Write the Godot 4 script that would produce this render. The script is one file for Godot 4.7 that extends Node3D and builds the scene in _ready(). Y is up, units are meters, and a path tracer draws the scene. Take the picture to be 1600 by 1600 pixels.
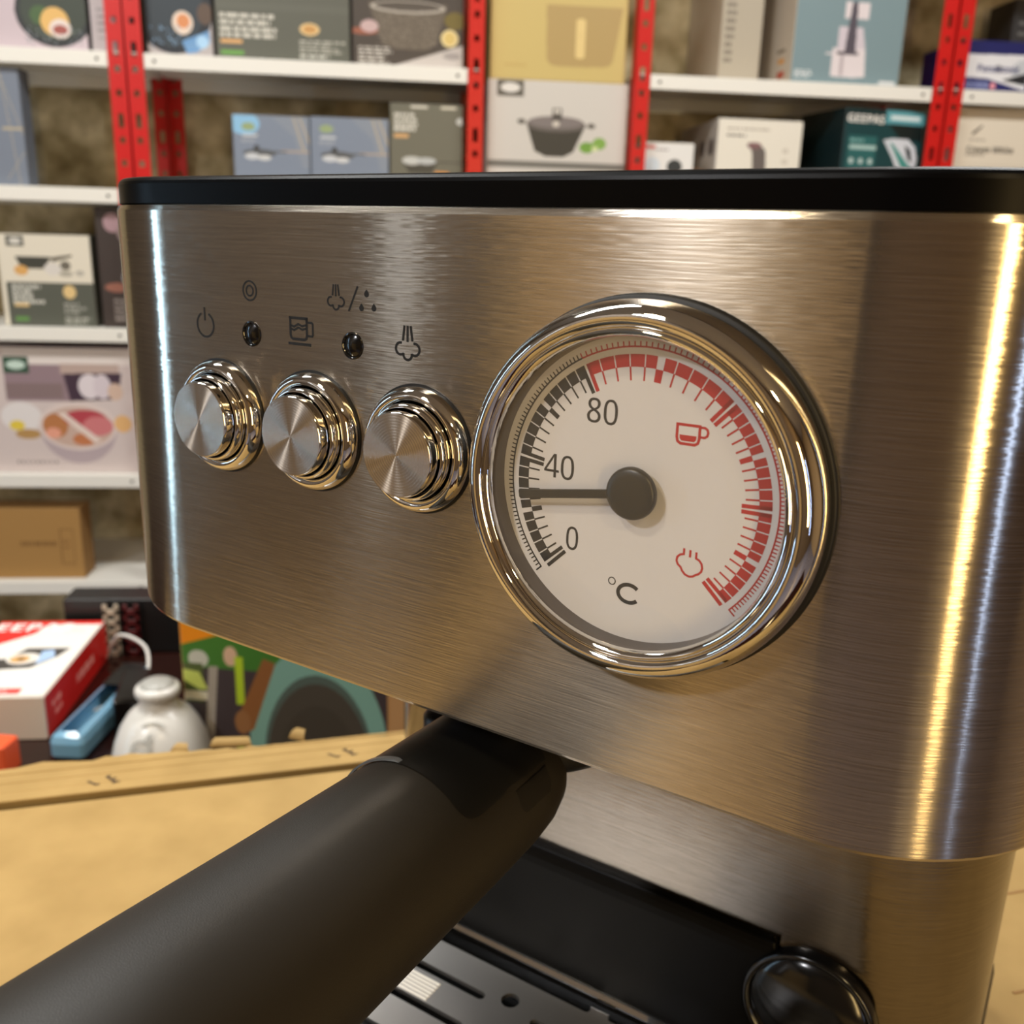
extends Node3D

# ---------------------------------------------------------------- frame of the machine
# machine frame: x along the front panel, y up from the panel's top edge, z out of the panel
const PH := 0.11          # height of the steel head
const PW := 0.168         # flat width of the head
const CR := 0.042         # corner radius of the head
const BASE := 0.31        # panel top above the machine's foot
var machine_at := Transform3D(Basis(Vector3.UP, deg_to_rad(-37.995)), Vector3(-0.064, 1.456, -0.248))
var M := {}
var names := {}
var rng := RandomNumberGenerator.new()

# ---------------------------------------------------------------- small helpers
func numbered(n: String) -> String:
	if not names.has(n):
		names[n] = 0
		return n
	names[n] += 1
	return "%s_%03d" % [n, names[n]]

func tag(o: Node, label: String, category: String, group := "") -> void:
	o.set_meta("label", label)
	o.set_meta("category", category)
	if group != "":
		o.set_meta("group", group)

func thing(called: String, label: String, category: String, at := Transform3D(), group := "") -> Node3D:
	var o := Node3D.new()
	o.name = numbered(called)
	add_child(o, true)
	o.transform = at
	tag(o, label, category, group)
	return o

func part(called: String, mesh: Mesh, mat: Material, parent: Node = null, at := Vector3.ZERO) -> MeshInstance3D:
	var o := MeshInstance3D.new()
	o.mesh = mesh
	if mat:
		o.material_override = mat
	if parent == null:
		o.name = numbered(called)
		add_child(o, true)
	else:
		o.name = called
		parent.add_child(o, true)
	o.position = at
	return o

func struct(called: String, mesh: Mesh, mat: Material, at := Vector3.ZERO) -> MeshInstance3D:
	var o := part(called, mesh, mat, null, at)
	o.set_meta("kind", "structure")
	return o

func mat(c: Color, rough := 0.6, metal := 0.0) -> StandardMaterial3D:
	var m := StandardMaterial3D.new()
	m.albedo_color = c
	m.roughness = rough
	m.metallic = metal
	return m

# ---------------------------------------------------------------- mesh builders
func quad(st: SurfaceTool, a: Vector3, b: Vector3, c: Vector3, d: Vector3, na: Vector3, nb: Vector3, nc: Vector3, nd: Vector3, ua := Vector2.ZERO, ub := Vector2.ZERO, uc := Vector2.ZERO, ud := Vector2.ZERO) -> void:
	# put the corners clockwise as seen from the side the normal points to
	var flip := (b - a).cross(c - a).dot(na + nb + nc) > 0.0
	if (b - a).cross(c - a).length_squared() < 1e-20:
		flip = (c - a).cross(d - a).dot(na + nc + nd) > 0.0
	var p := [a, b, c, d]
	var n := [na, nb, nc, nd]
	var u := [ua, ub, uc, ud]
	var order := [0, 1, 2, 0, 2, 3]
	if flip:
		order = [0, 2, 1, 0, 3, 2]
	for i in order:
		st.set_normal(n[i])
		st.set_uv(u[i])
		st.add_vertex(p[i])

func flat_quad(st: SurfaceTool, a: Vector3, b: Vector3, c: Vector3, d: Vector3, n: Vector3) -> void:
	quad(st, a, b, c, d, n, n, n, n, Vector2(0, 1), Vector2(1, 1), Vector2(1, 0), Vector2(0, 0))

func begin() -> SurfaceTool:
	var st := SurfaceTool.new()
	st.begin(Mesh.PRIMITIVE_TRIANGLES)
	return st

# box with chamfered edges, added to a SurfaceTool
func add_box(st: SurfaceTool, lo: Vector3, hi: Vector3, ch := 0.001) -> void:
	var c := minf(ch, 0.45 * minf(hi.x - lo.x, minf(hi.y - lo.y, hi.z - lo.z)))
	var outline := [Vector2(lo.x + c, lo.z), Vector2(hi.x - c, lo.z), Vector2(hi.x, lo.z + c), Vector2(hi.x, hi.z - c), Vector2(hi.x - c, hi.z), Vector2(lo.x + c, hi.z), Vector2(lo.x, hi.z - c), Vector2(lo.x, lo.z + c)]
	add_loft(st, outline, [[c, lo.y], [0.0, lo.y + c], [0.0, hi.y - c], [c, hi.y]], false)

func box(lo: Vector3, hi: Vector3, ch := 0.001) -> ArrayMesh:
	var st := begin()
	add_box(st, lo, hi, ch)
	return st.commit()

# a plan outline (x, z) carried through levels [inset, y]; smooth walls round the plan when smooth
func add_loft(st: SurfaceTool, outline: Array, levels: Array, smooth := true, caps := true, uv_scale := 10.0) -> void:
	var n := outline.size()
	var area := 0.0
	for i in n:
		var a: Vector2 = outline[i]
		var b: Vector2 = outline[(i + 1) % n]
		area += a.x * b.y - b.x * a.y
	var sgn := 1.0 if area > 0 else -1.0
	var en := []
	for i in n:
		var e: Vector2 = (outline[(i + 1) % n] - outline[i]).normalized()
		en.append(Vector2(e.y, -e.x) * sgn)
	var vn := []
	for i in n:
		var s: Vector2 = en[i] + en[(i - 1 + n) % n]
		vn.append(s / maxf(s.length_squared() * 0.5, 0.2))
	var at := func(i: int, l: int) -> Vector3:
		var q: Vector2 = outline[i % n] - vn[i % n] * levels[l][0]
		return Vector3(q.x, levels[l][1], q.y)
	var run := 0.0
	for i in n:
		var j := (i + 1) % n
		var step: float = (outline[j] - outline[i]).length()
		for l in levels.size() - 1:
			var dy: float = levels[l + 1][1] - levels[l][1]
			var din: float = levels[l + 1][0] - levels[l][0]
			var tilt := Vector2(dy, din).normalized()
			if tilt.x < 0:
				tilt = -tilt
			var mk := func(v: Vector2) -> Vector3:
				var h := v.normalized() * tilt.x
				return Vector3(h.x, tilt.y, h.y).normalized()
			var n0: Vector3 = mk.call(en[i])
			var n1 := n0
			if smooth and en[i].dot(en[(i - 1 + n) % n]) > 0.8:
				n0 = mk.call(vn[i])
			if smooth and en[i].dot(en[j]) > 0.8:
				n1 = mk.call(vn[j])
			var u0 := run * uv_scale
			var u1 := (run + step) * uv_scale
			var v0: float = -levels[l][1] * uv_scale
			var v1: float = -levels[l + 1][1] * uv_scale
			quad(st, at.call(i, l), at.call(j, l), at.call(j, l + 1), at.call(i, l + 1), n0, n1, n1, n0, Vector2(u0, v0), Vector2(u1, v0), Vector2(u1, v1), Vector2(u0, v1))
		run += step
	if caps:
		for l in [0, levels.size() - 1]:
			var poly := PackedVector2Array()
			for i in n:
				var p: Vector3 = at.call(i, l)
				poly.append(Vector2(p.x, p.z))
			add_cap(st, poly, levels[l][1], -1.0 if l == 0 else 1.0, uv_scale)

func add_cap(st: SurfaceTool, poly: PackedVector2Array, y: float, up: float, uv_scale := 10.0) -> void:
	var tri := Geometry2D.triangulate_polygon(poly)
	for k in range(0, tri.size(), 3):
		var a := poly[tri[k]]
		var b := poly[tri[k + 1]]
		var c := poly[tri[k + 2]]
		var pa := Vector3(a.x, y, a.y)
		var pb := Vector3(b.x, y, b.y)
		var pc := Vector3(c.x, y, c.y)
		if (pb - pa).cross(pc - pa).y * up > 0:
			var t := pb
			pb = pc
			pc = t
		for p in [pa, pb, pc]:
			st.set_normal(Vector3(0, up, 0))
			st.set_uv(Vector2(p.x, p.z) * uv_scale)
			st.add_vertex(p)

func loft(outline: Array, levels: Array, smooth := true, caps := true) -> ArrayMesh:
	var st := begin()
	add_loft(st, outline, levels, smooth, caps)
	return st.commit()

# profile of (radius, height) turned round an axis through c; axis "z" points out of the panel, "y" is up
func add_lathe(st: SurfaceTool, profile: Array, c := Vector3.ZERO, axis := "z", segs := 64, sharp := 0.6, a0 := 0.0, a1 := TAU) -> void:
	var n := profile.size()
	var sn := []
	for i in n - 1:
		var e: Vector2 = profile[i + 1] - profile[i]
		sn.append(Vector2(e.y, -e.x).normalized())
	# the outside of the profile: normals that point away from the middle of the solid on the whole
	var s := 0.0
	for i in n - 1:
		var mid: Vector2 = (profile[i] + profile[i + 1]) * 0.5
		s += sn[i].x * mid.x * (profile[i + 1] - profile[i]).length()
	var sgn := 1.0 if s >= 0 else -1.0
	if absf(s) < 1e-12:
		sgn = 1.0
	var place := func(p: Vector2, a: float) -> Vector3:
		if axis == "z":
			return c + Vector3(cos(a) * p.x, sin(a) * p.x, p.y)
		return c + Vector3(cos(a) * p.x, p.y, sin(a) * p.x)
	var turn := func(p: Vector2, a: float) -> Vector3:
		if axis == "z":
			return Vector3(cos(a) * p.x, sin(a) * p.x, p.y)
		return Vector3(cos(a) * p.x, p.y, sin(a) * p.x)
	var run := 0.0
	for i in n - 1:
		var na: Vector2 = sn[i]
		var nb: Vector2 = sn[i]
		if i > 0 and sn[i].dot(sn[i - 1]) > sharp:
			na = (sn[i] + sn[i - 1]).normalized()
		if i < n - 2 and sn[i].dot(sn[i + 1]) > sharp:
			nb = (sn[i] + sn[i + 1]).normalized()
		na *= sgn
		nb *= sgn
		var step: float = (profile[i + 1] - profile[i]).length()
		for k in segs:
			var p := a0 + (a1 - a0) * k / segs
			var q := a0 + (a1 - a0) * (k + 1) / segs
			var u0 := float(k) / segs
			var u1 := float(k + 1) / segs
			quad(st, place.call(profile[i], p), place.call(profile[i], q), place.call(profile[i + 1], q), place.call(profile[i + 1], p), turn.call(na, p), turn.call(na, q), turn.call(nb, q), turn.call(nb, p), Vector2(u0, run), Vector2(u1, run), Vector2(u1, run + step), Vector2(u0, run + step))
		run += step

func lathe(profile: Array, c := Vector3.ZERO, axis := "z", segs := 64, sharp := 0.6) -> ArrayMesh:
	var st := begin()
	add_lathe(st, profile, c, axis, segs, sharp)
	return st.commit()

func mm(a: Array) -> Array:
	var r := []
	for p in a:
		r.append(Vector2(p[0], p[1]) * 0.001)
	return r

# a printed line: a thin ribbon standing a hair out of the surface at z0
func add_stroke(st: SurfaceTool, pts: Array, w: float, z0: float, h := 0.00006, closed := false) -> void:
	var n := pts.size()
	var off := []
	for i in n:
		var d0 := Vector2.ZERO
		var d1 := Vector2.ZERO
		if i > 0 or closed:
			d0 = (pts[i] - pts[(i - 1 + n) % n]).normalized()
		if i < n - 1 or closed:
			d1 = (pts[(i + 1) % n] - pts[i]).normalized()
		if d0 == Vector2.ZERO:
			d0 = d1
		if d1 == Vector2.ZERO:
			d1 = d0
		var t := (d0 + d1).normalized()
		var nn := Vector2(-t.y, t.x)
		var k: float = maxf(0.45, nn.dot(Vector2(-d0.y, d0.x)))
		off.append(nn * (w * 0.5 / k))
	var m := n if closed else n - 1
	for i in m:
		var j := (i + 1) % n
		var a: Vector2 = pts[i] + off[i]
		var b: Vector2 = pts[j] + off[j]
		var c: Vector2 = pts[j] - off[j]
		var d: Vector2 = pts[i] - off[i]
		add_slab(st, [a, b, c, d], z0, h)

func add_slab(st: SurfaceTool, poly: Array, z0: float, h := 0.00006) -> void:
	var pp := PackedVector2Array()
	for p in poly:
		pp.append(p)
	var tri := Geometry2D.triangulate_polygon(pp)
	var up := Vector3(0, 0, 1)
	for k in range(0, tri.size(), 3):
		var v := [pp[tri[k]], pp[tri[k + 1]], pp[tri[k + 2]]]
		var cr: float = (v[1] - v[0]).cross(v[2] - v[0])
		if cr > 0:
			v.reverse()
		for q in v:
			st.set_normal(up)
			st.set_uv(q * 10.0)
			st.add_vertex(Vector3(q.x, q.y, z0 + h))
	var n := pp.size()
	var area := 0.0
	for i in n:
		area += pp[i].cross(pp[(i + 1) % n])
	for i in n:
		var a := pp[i]
		var b := pp[(i + 1) % n]
		var e := (b - a).normalized()
		var nn := Vector3(e.y, -e.x, 0) * (1.0 if area > 0 else -1.0)
		flat_quad(st, Vector3(a.x, a.y, z0), Vector3(b.x, b.y, z0), Vector3(b.x, b.y, z0 + h), Vector3(a.x, a.y, z0 + h), nn)

func ring_pts(c: Vector2, rx: float, ry: float, n := 40, a0 := 0.0, a1 := TAU) -> Array:
	var r := []
	var full := absf(a1 - a0 - TAU) < 1e-5
	var m := n if full else n + 1
	for i in m:
		var a := a0 + (a1 - a0) * i / n
		r.append(c + Vector2(cos(a) * rx, sin(a) * ry))
	return r

func add_tube(st: SurfaceTool, pts: Array, r: float, segs := 10) -> void:
	var frames := []
	var up := Vector3.UP
	for i in pts.size():
		var t: Vector3 = (pts[mini(i + 1, pts.size() - 1)] - pts[maxi(i - 1, 0)]).normalized()
		if absf(t.dot(up)) > 0.95:
			up = Vector3(1, 0, 0)
		var a := t.cross(up).normalized()
		var b := a.cross(t).normalized()
		up = b
		frames.append([a, b])
	for i in pts.size() - 1:
		for k in segs:
			var p := TAU * k / segs
			var q := TAU * (k + 1) / segs
			var n00: Vector3 = frames[i][0] * cos(p) + frames[i][1] * sin(p)
			var n01: Vector3 = frames[i][0] * cos(q) + frames[i][1] * sin(q)
			var n10: Vector3 = frames[i + 1][0] * cos(p) + frames[i + 1][1] * sin(p)
			var n11: Vector3 = frames[i + 1][0] * cos(q) + frames[i + 1][1] * sin(q)
			quad(st, pts[i] + n00 * r, pts[i] + n01 * r, pts[i + 1] + n11 * r, pts[i + 1] + n10 * r, n00, n01, n11, n10)

func curve(pts: Array, steps := 10) -> Array:
	var out := []
	for i in pts.size() - 1:
		var p0: Vector3 = pts[maxi(i - 1, 0)]
		var p1: Vector3 = pts[i]
		var p2: Vector3 = pts[i + 1]
		var p3: Vector3 = pts[mini(i + 2, pts.size() - 1)]
		for k in steps:
			out.append(p1.cubic_interpolate(p2, p0, p3, float(k) / steps))
	out.append(pts[-1])
	return out

# plan outline (x, z): straight front at z = front, rounded corners, back at z = back
func plan(x0: float, x1: float, front: float, back: float, r: float, rb: float, n := 14, rl := -1.0) -> Array:
	var o := []
	var q := rl if rl > 0.0 else r
	for k in n + 1:
		var a := PI + (PI / 2) * k / n      # left front corner, coming from the left side
		o.append(Vector2(x0 + q + cos(a) * q, front - r - sin(a) * r))
	for k in n + 1:
		var a := PI / 2 * (1.0 - float(k) / n)
		o.append(Vector2(x1 - r + cos(a) * r, front - r + sin(a) * r))
	for k in 7:
		var a := PI / 2 * k / 6
		o.append(Vector2(x1 - rb + cos(a) * rb, back + rb - sin(a) * rb))
	for k in 7:
		var a := PI / 2 + PI / 2 * k / 6
		o.append(Vector2(x0 + rb + cos(a) * rb, back + rb - sin(a) * rb))
	return o

# lettering as thin printed geometry, centred on at unless left is set; faces +z of its parent
func lettering(parent: Node, text: String, height: float, at: Vector3, m: Material, bold := false, called := "lettering", stretch := 1.0, turn := 0.0, left := false) -> MeshInstance3D:
	var f := SystemFont.new()
	f.font_names = PackedStringArray(["Droid Sans"])
	if bold:
		f.font_weight = 700
	var t := TextMesh.new()
	t.font = f
	t.text = text
	t.font_size = 64
	t.pixel_size = height / 46.0
	t.depth = height * 0.02
	t.curve_step = 1.5
	t.horizontal_alignment = HORIZONTAL_ALIGNMENT_LEFT if left else HORIZONTAL_ALIGNMENT_CENTER
	var o := part(called, t, m, parent, at)
	o.rotation.z = turn
	o.scale = Vector3(stretch, 1, 1)
	return o

# ---------------------------------------------------------------- printing
class Pic:
	var im: Image
	var w: int
	var h: int
	# the part of the face that is drawn on: offset and size as fractions
	var ox := 0.0
	var oy := 0.0
	var sx := 1.0
	var sy := 1.0
	func window(x: float, y: float, wx: float, wy: float) -> Pic:
		ox = x
		oy = y
		sx = wx
		sy = wy
		return self
	func _init(ww: int, hh: int, c: Color) -> void:
		w = ww
		h = hh
		im = Image.create_empty(w, h, false, Image.FORMAT_RGB8)
		im.fill(c)
	func r(x0: float, y0: float, x1: float, y1: float, c: Color) -> void:
		var a := Vector2(ox + sx * x0, oy + sy * y0)
		var b := Vector2(ox + sx * x1, oy + sy * y1)
		fill(a.x * w, a.y * h, b.x * w, b.y * h, c)
	func fill(x0: float, y0: float, x1: float, y1: float, c: Color) -> void:
		im.fill_rect(Rect2i(int(round(x0)), int(round(y0)), maxi(1, int(round(x1)) - int(round(x0))), maxi(1, int(round(y1)) - int(round(y0)))), c)
	func e(cx: float, cy: float, rx: float, ry: float, c: Color, y_lo := -9.0, y_hi := 9.0) -> void:
		for y in range(maxi(0, int((oy + sy * (cy - ry)) * h)), mini(h, int((oy + sy * (cy + ry)) * h) + 1)):
			var f := ((y + 0.5) / h - oy) / sy
			if f < y_lo or f > y_hi:
				continue
			var t := (f - cy) / ry
			if absf(t) < 1.0:
				var d := sqrt(1.0 - t * t) * rx
				fill((ox + sx * (cx - d)) * w, y, (ox + sx * (cx + d)) * w, y + 1, c)
	func poly(p: Array, c: Color) -> void:
		for y in h:
			var f := ((y + 0.5) / h - oy) / sy
			var xs := []
			for i in p.size():
				var a: Vector2 = p[i]
				var b: Vector2 = p[(i + 1) % p.size()]
				if (a.y <= f) != (b.y <= f):
					xs.append(a.x + (f - a.y) / (b.y - a.y) * (b.x - a.x))
			xs.sort()
			for k in range(0, xs.size() - 1, 2):
				fill((ox + sx * clampf(xs[k], 0, 1)) * w, y, (ox + sx * clampf(xs[k + 1], 0, 1)) * w, y + 1, c)
	func words(x: float, y: float, wide: float, rows: int, pitch: float, tall: float, c: Color, seed_: int) -> void:
		var g := RandomNumberGenerator.new()
		g.seed = seed_
		for k in rows:
			var at := x
			var end := x + wide * g.randf_range(0.6, 1.0)
			while at < end:
				var l := g.randf_range(0.03, 0.09)
				r(at, y + k * pitch, minf(at + l, end), y + k * pitch + tall, c)
				at += l + 0.015
	func grain(amount: float, seed_: int) -> void:
		var g := RandomNumberGenerator.new()
		g.seed = seed_
		for y in h:
			for x in w:
				var c := im.get_pixel(x, y)
				var d := g.randf_range(-amount, amount)
				im.set_pixel(x, y, Color(c.r + d, c.g + d, c.b + d))
	func mat(rough := 0.45) -> StandardMaterial3D:
		var m := StandardMaterial3D.new()
		m.albedo_texture = ImageTexture.create_from_image(im)
		m.roughness = rough
		m.texture_repeat = false
		return m

func rgb(r: int, g: int, b: int) -> Color:
	return Color(r / 255.0, g / 255.0, b / 255.0)

# a carton with a printed front (and, when given, printed top or sides); base centre at the node's origin
func carton(called: String, label: String, category: String, x0: float, x1: float, y0: float, y1: float, front: float, depth: float, card: Material, face: Material, group := "", turn := 0.0, top: Material = null, side: Material = null) -> MeshInstance3D:
	var w := (x1 - x0) * 0.5
	var h := y1 - y0
	var d := depth * 0.5
	var st := begin()
	add_box(st, Vector3(-w, 0, -d), Vector3(w, h, d - 0.0004), 0.0016)
	var mesh := st.commit()
	var e := 0.0014
	var add := func(a: Vector3, b: Vector3, c: Vector3, dd: Vector3, n: Vector3, m: Material) -> void:
		var s := begin()
		flat_quad(s, a, b, c, dd, n)
		mesh = s.commit(mesh)
		mesh.surface_set_material(mesh.get_surface_count() - 1, m)
	mesh.surface_set_material(0, card)
	if face:
		add.call(Vector3(-w + e, e, d), Vector3(w - e, e, d), Vector3(w - e, h - e, d), Vector3(-w + e, h - e, d), Vector3(0, 0, 1), face)
	if top:
		add.call(Vector3(-w + e, h + 0.0003, d - e), Vector3(w - e, h + 0.0003, d - e), Vector3(w - e, h + 0.0003, -d + e), Vector3(-w + e, h + 0.0003, -d + e), Vector3(0, 1, 0), top)
	if side:
		for s in [-1.0, 1.0]:
			add.call(Vector3(s * (w + 0.0003), e, d * -s + e * s), Vector3(s * (w + 0.0003), e, d * s - e * s), Vector3(s * (w + 0.0003), h - e, d * s - e * s), Vector3(s * (w + 0.0003), h - e, d * -s + e * s), Vector3(s, 0, 0), side)
	var o := part(called, mesh, null, null, Vector3((x0 + x1) * 0.5, y0, front - d))
	o.rotation.y = turn
	tag(o, label, category, group)
	return o

# ---------------------------------------------------------------- light fittings
func panel_light(called: String, label: String, at: Vector3, towards: Vector3, size: Vector2, color: Color, energy: float, glow: float) -> void:
	var b := Basis.looking_at(towards, Vector3(1, 0, 0) if absf(towards.normalized().y) > 0.9 else Vector3.UP)
	var t := thing(called, label, "lamp", Transform3D(b, at))
	var s := size * 0.5
	part("housing", box(Vector3(-s.x - 0.012, -s.y - 0.012, 0.0), Vector3(s.x + 0.012, s.y + 0.012, 0.03), 0.003), M.white_metal, t)
	var gm := mat(Color(0.9, 0.9, 0.9), 0.5)
	gm.emission_enabled = true
	gm.emission = color
	gm.emission_energy_multiplier = glow
	part("diffuser", box(Vector3(-s.x, -s.y, -0.006), Vector3(s.x, s.y, 0.0), 0.002), gm, t)
	var l := AreaLight3D.new()
	l.name = "panel_glow"
	l.area_size = size
	l.light_color = color
	l.light_energy = energy
	l.area_range = 12.0
	l.area_attenuation = 2.0
	l.shadow_enabled = true
	t.add_child(l, true)
	l.position = Vector3(0, 0, -0.012)

# ================================================================ the scene
func _ready() -> void:
	rng.seed = 7
	setup_view()
	make_materials()
	setup_lamps()
	build_room()
	build_racks()
	build_stock()
	build_table()
	build_carton()
	build_machine()
	build_portafilter()
	build_table_things()

func setup_view() -> void:
	var yaw := deg_to_rad(-6.0)
	var pitch := deg_to_rad(15.996)
	var roll := 0.03019
	var fw := Vector3(-sin(yaw) * cos(pitch), -sin(pitch), -cos(yaw) * cos(pitch))
	var rt := Vector3(cos(yaw), 0, -sin(yaw))
	var up := rt.cross(fw)
	var r2 := rt * cos(roll) + up * sin(roll)
	var u2 := up * cos(roll) - rt * sin(roll)
	var cam := Camera3D.new()
	cam.name = "camera"
	cam.near = 0.01
	cam.far = 50.0
	var at := CameraAttributesPhysical.new()
	at.frustum_focal_length = 22.252
	at.frustum_near = 0.01
	at.frustum_far = 50.0
	at.frustum_focus_distance = 0.195
	at.exposure_aperture = 16.0
	cam.attributes = at
	cam.fov = 56.68
	add_child(cam)
	cam.transform = Transform3D(Basis(r2, u2, -fw), Vector3(0, 1.45, 0))
	cam.current = true
	var e := Environment.new()
	e.background_mode = Environment.BG_COLOR
	e.background_color = Color(0.02, 0.02, 0.022)
	e.tonemap_mode = Environment.TONE_MAPPER_LINEAR
	e.tonemap_exposure = 0.66
	e.sdfgi_enabled = true
	e.ssao_enabled = true
	e.ssil_enabled = true
	var we := WorldEnvironment.new()
	we.name = "environment"
	we.environment = e
	add_child(we)

func setup_lamps() -> void:
	var day := Color(1.0, 1.0, 0.99)
	panel_light("ceiling_panel", "long neutral ceiling light panel over the aisle, nearer the left racks", Vector3(-0.85, 3.06, -1.08), Vector3.DOWN, Vector2(0.25, 1.2), day, 6.2, 1.5)
	panel_light("ceiling_panel", "long neutral ceiling light panel over the aisle, nearer the right racks", Vector3(1.0, 3.06, -1.15), Vector3.DOWN, Vector2(0.25, 1.2), day, 5.4, 1.5)
	panel_light("warm_ceiling_lamp", "small square warm ceiling lamp left of the coffee machine", Vector3(-2.18, 3.06, 0.97), Vector3.DOWN, Vector2(0.34, 0.34), Color(0.99, 0.99, 1.0), 7.4, 4.0)
	panel_light("warm_ceiling_lamp", "added warm lamp brightening the golden reflections on the coffee machine", Vector3(-1.25, 3.06, 0.43), Vector3.DOWN, Vector2(0.2, 0.2), Color(1.0, 0.92, 0.78), 2.3, 3.0)  # extra lamp added to strengthen the gold reflected in the head
	panel_light("warm_ceiling_lamp", "small square warm ceiling lamp behind the camera", Vector3(0.5, 3.06, 1.95), Vector3.DOWN, Vector2(0.26, 0.26), Color(1.0, 0.88, 0.66), 3.0, 3.0)
	panel_light("wall_tube_lamp", "upright cool white tube lamp on the left wall, nearest the racks", Vector3(-2.72, 1.5, -0.67), Vector3(1, 0, 0), Vector2(0.04, 1.7), Color(0.72, 0.88, 1.0), 0.9, 1.5)
	panel_light("wall_tube_lamp", "upright cool white tube lamp on the left wall, farther from the racks", Vector3(-2.72, 1.6, 0.41), Vector3(1, 0, 0), Vector2(0.1, 1.0), Color(0.8, 0.9, 1.0), 0.03, 0.3)
	panel_light("added_warm_strip", "upright warm strip added on the rear wall for a golden steel reflection", Vector3(0.68, 1.5, 2.72), Vector3(0, 0, -1), Vector2(0.24, 1.6), Color(1.0, 0.84, 0.55), 3.6, 2.0)  # added so the head's right corner reflects a bright golden band
	panel_light("wall_tube_lamp", "upright cool white tube lamp on the rear wall", Vector3(1.5, 1.3, 2.72), Vector3(0, 0, -1), Vector2(0.05, 1.7), Color(0.72, 0.82, 1.0), 0.6, 1.5)

# ---------------------------------------------------------------- materials
func streaks(w: int, h: int, seed_: int) -> Image:
	var f := FastNoiseLite.new()
	f.seed = seed_
	f.noise_type = FastNoiseLite.TYPE_VALUE
	f.frequency = 1.0
	f.fractal_type = FastNoiseLite.FRACTAL_NONE
	var data := PackedByteArray()
	data.resize(w * h)
	for y in h:
		for x in w:
			var v := 0.6 * f.get_noise_2d(x * 0.04, y * 0.9) + 0.15 * f.get_noise_2d(x * 0.02 + 300.0, y * 0.45) + 0.35 * f.get_noise_2d(x * 0.12 + 900.0, y * 0.97)
			data[y * w + x] = clampi(int(127.0 + 118.0 * v), 0, 255)
	return Image.create_from_data(w, h, false, Image.FORMAT_L8, data)

# the streaks again as a faint light and dark grain
func streak_tint(im: Image) -> ImageTexture:
	var src := im.get_data()
	var data := PackedByteArray()
	data.resize(src.size())
	for i in src.size():
		data[i] = clampi(int(228.0 + (src[i] - 127.0) * 0.16), 0, 255)
	return ImageTexture.create_from_image(Image.create_from_data(im.get_width(), im.get_height(), false, Image.FORMAT_L8, data))

func noise_tex(freq: float, c0: Color, c1: Color, size := 256, seed_ := 1, oct := 5) -> NoiseTexture2D:
	var f := FastNoiseLite.new()
	f.seed = seed_
	f.frequency = freq
	f.fractal_octaves = oct
	var g := Gradient.new()
	g.colors = PackedColorArray([c0, c1])
	var t := NoiseTexture2D.new()
	t.width = size
	t.height = size
	t.seamless = true
	t.noise = f
	t.color_ramp = g
	return t

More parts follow.
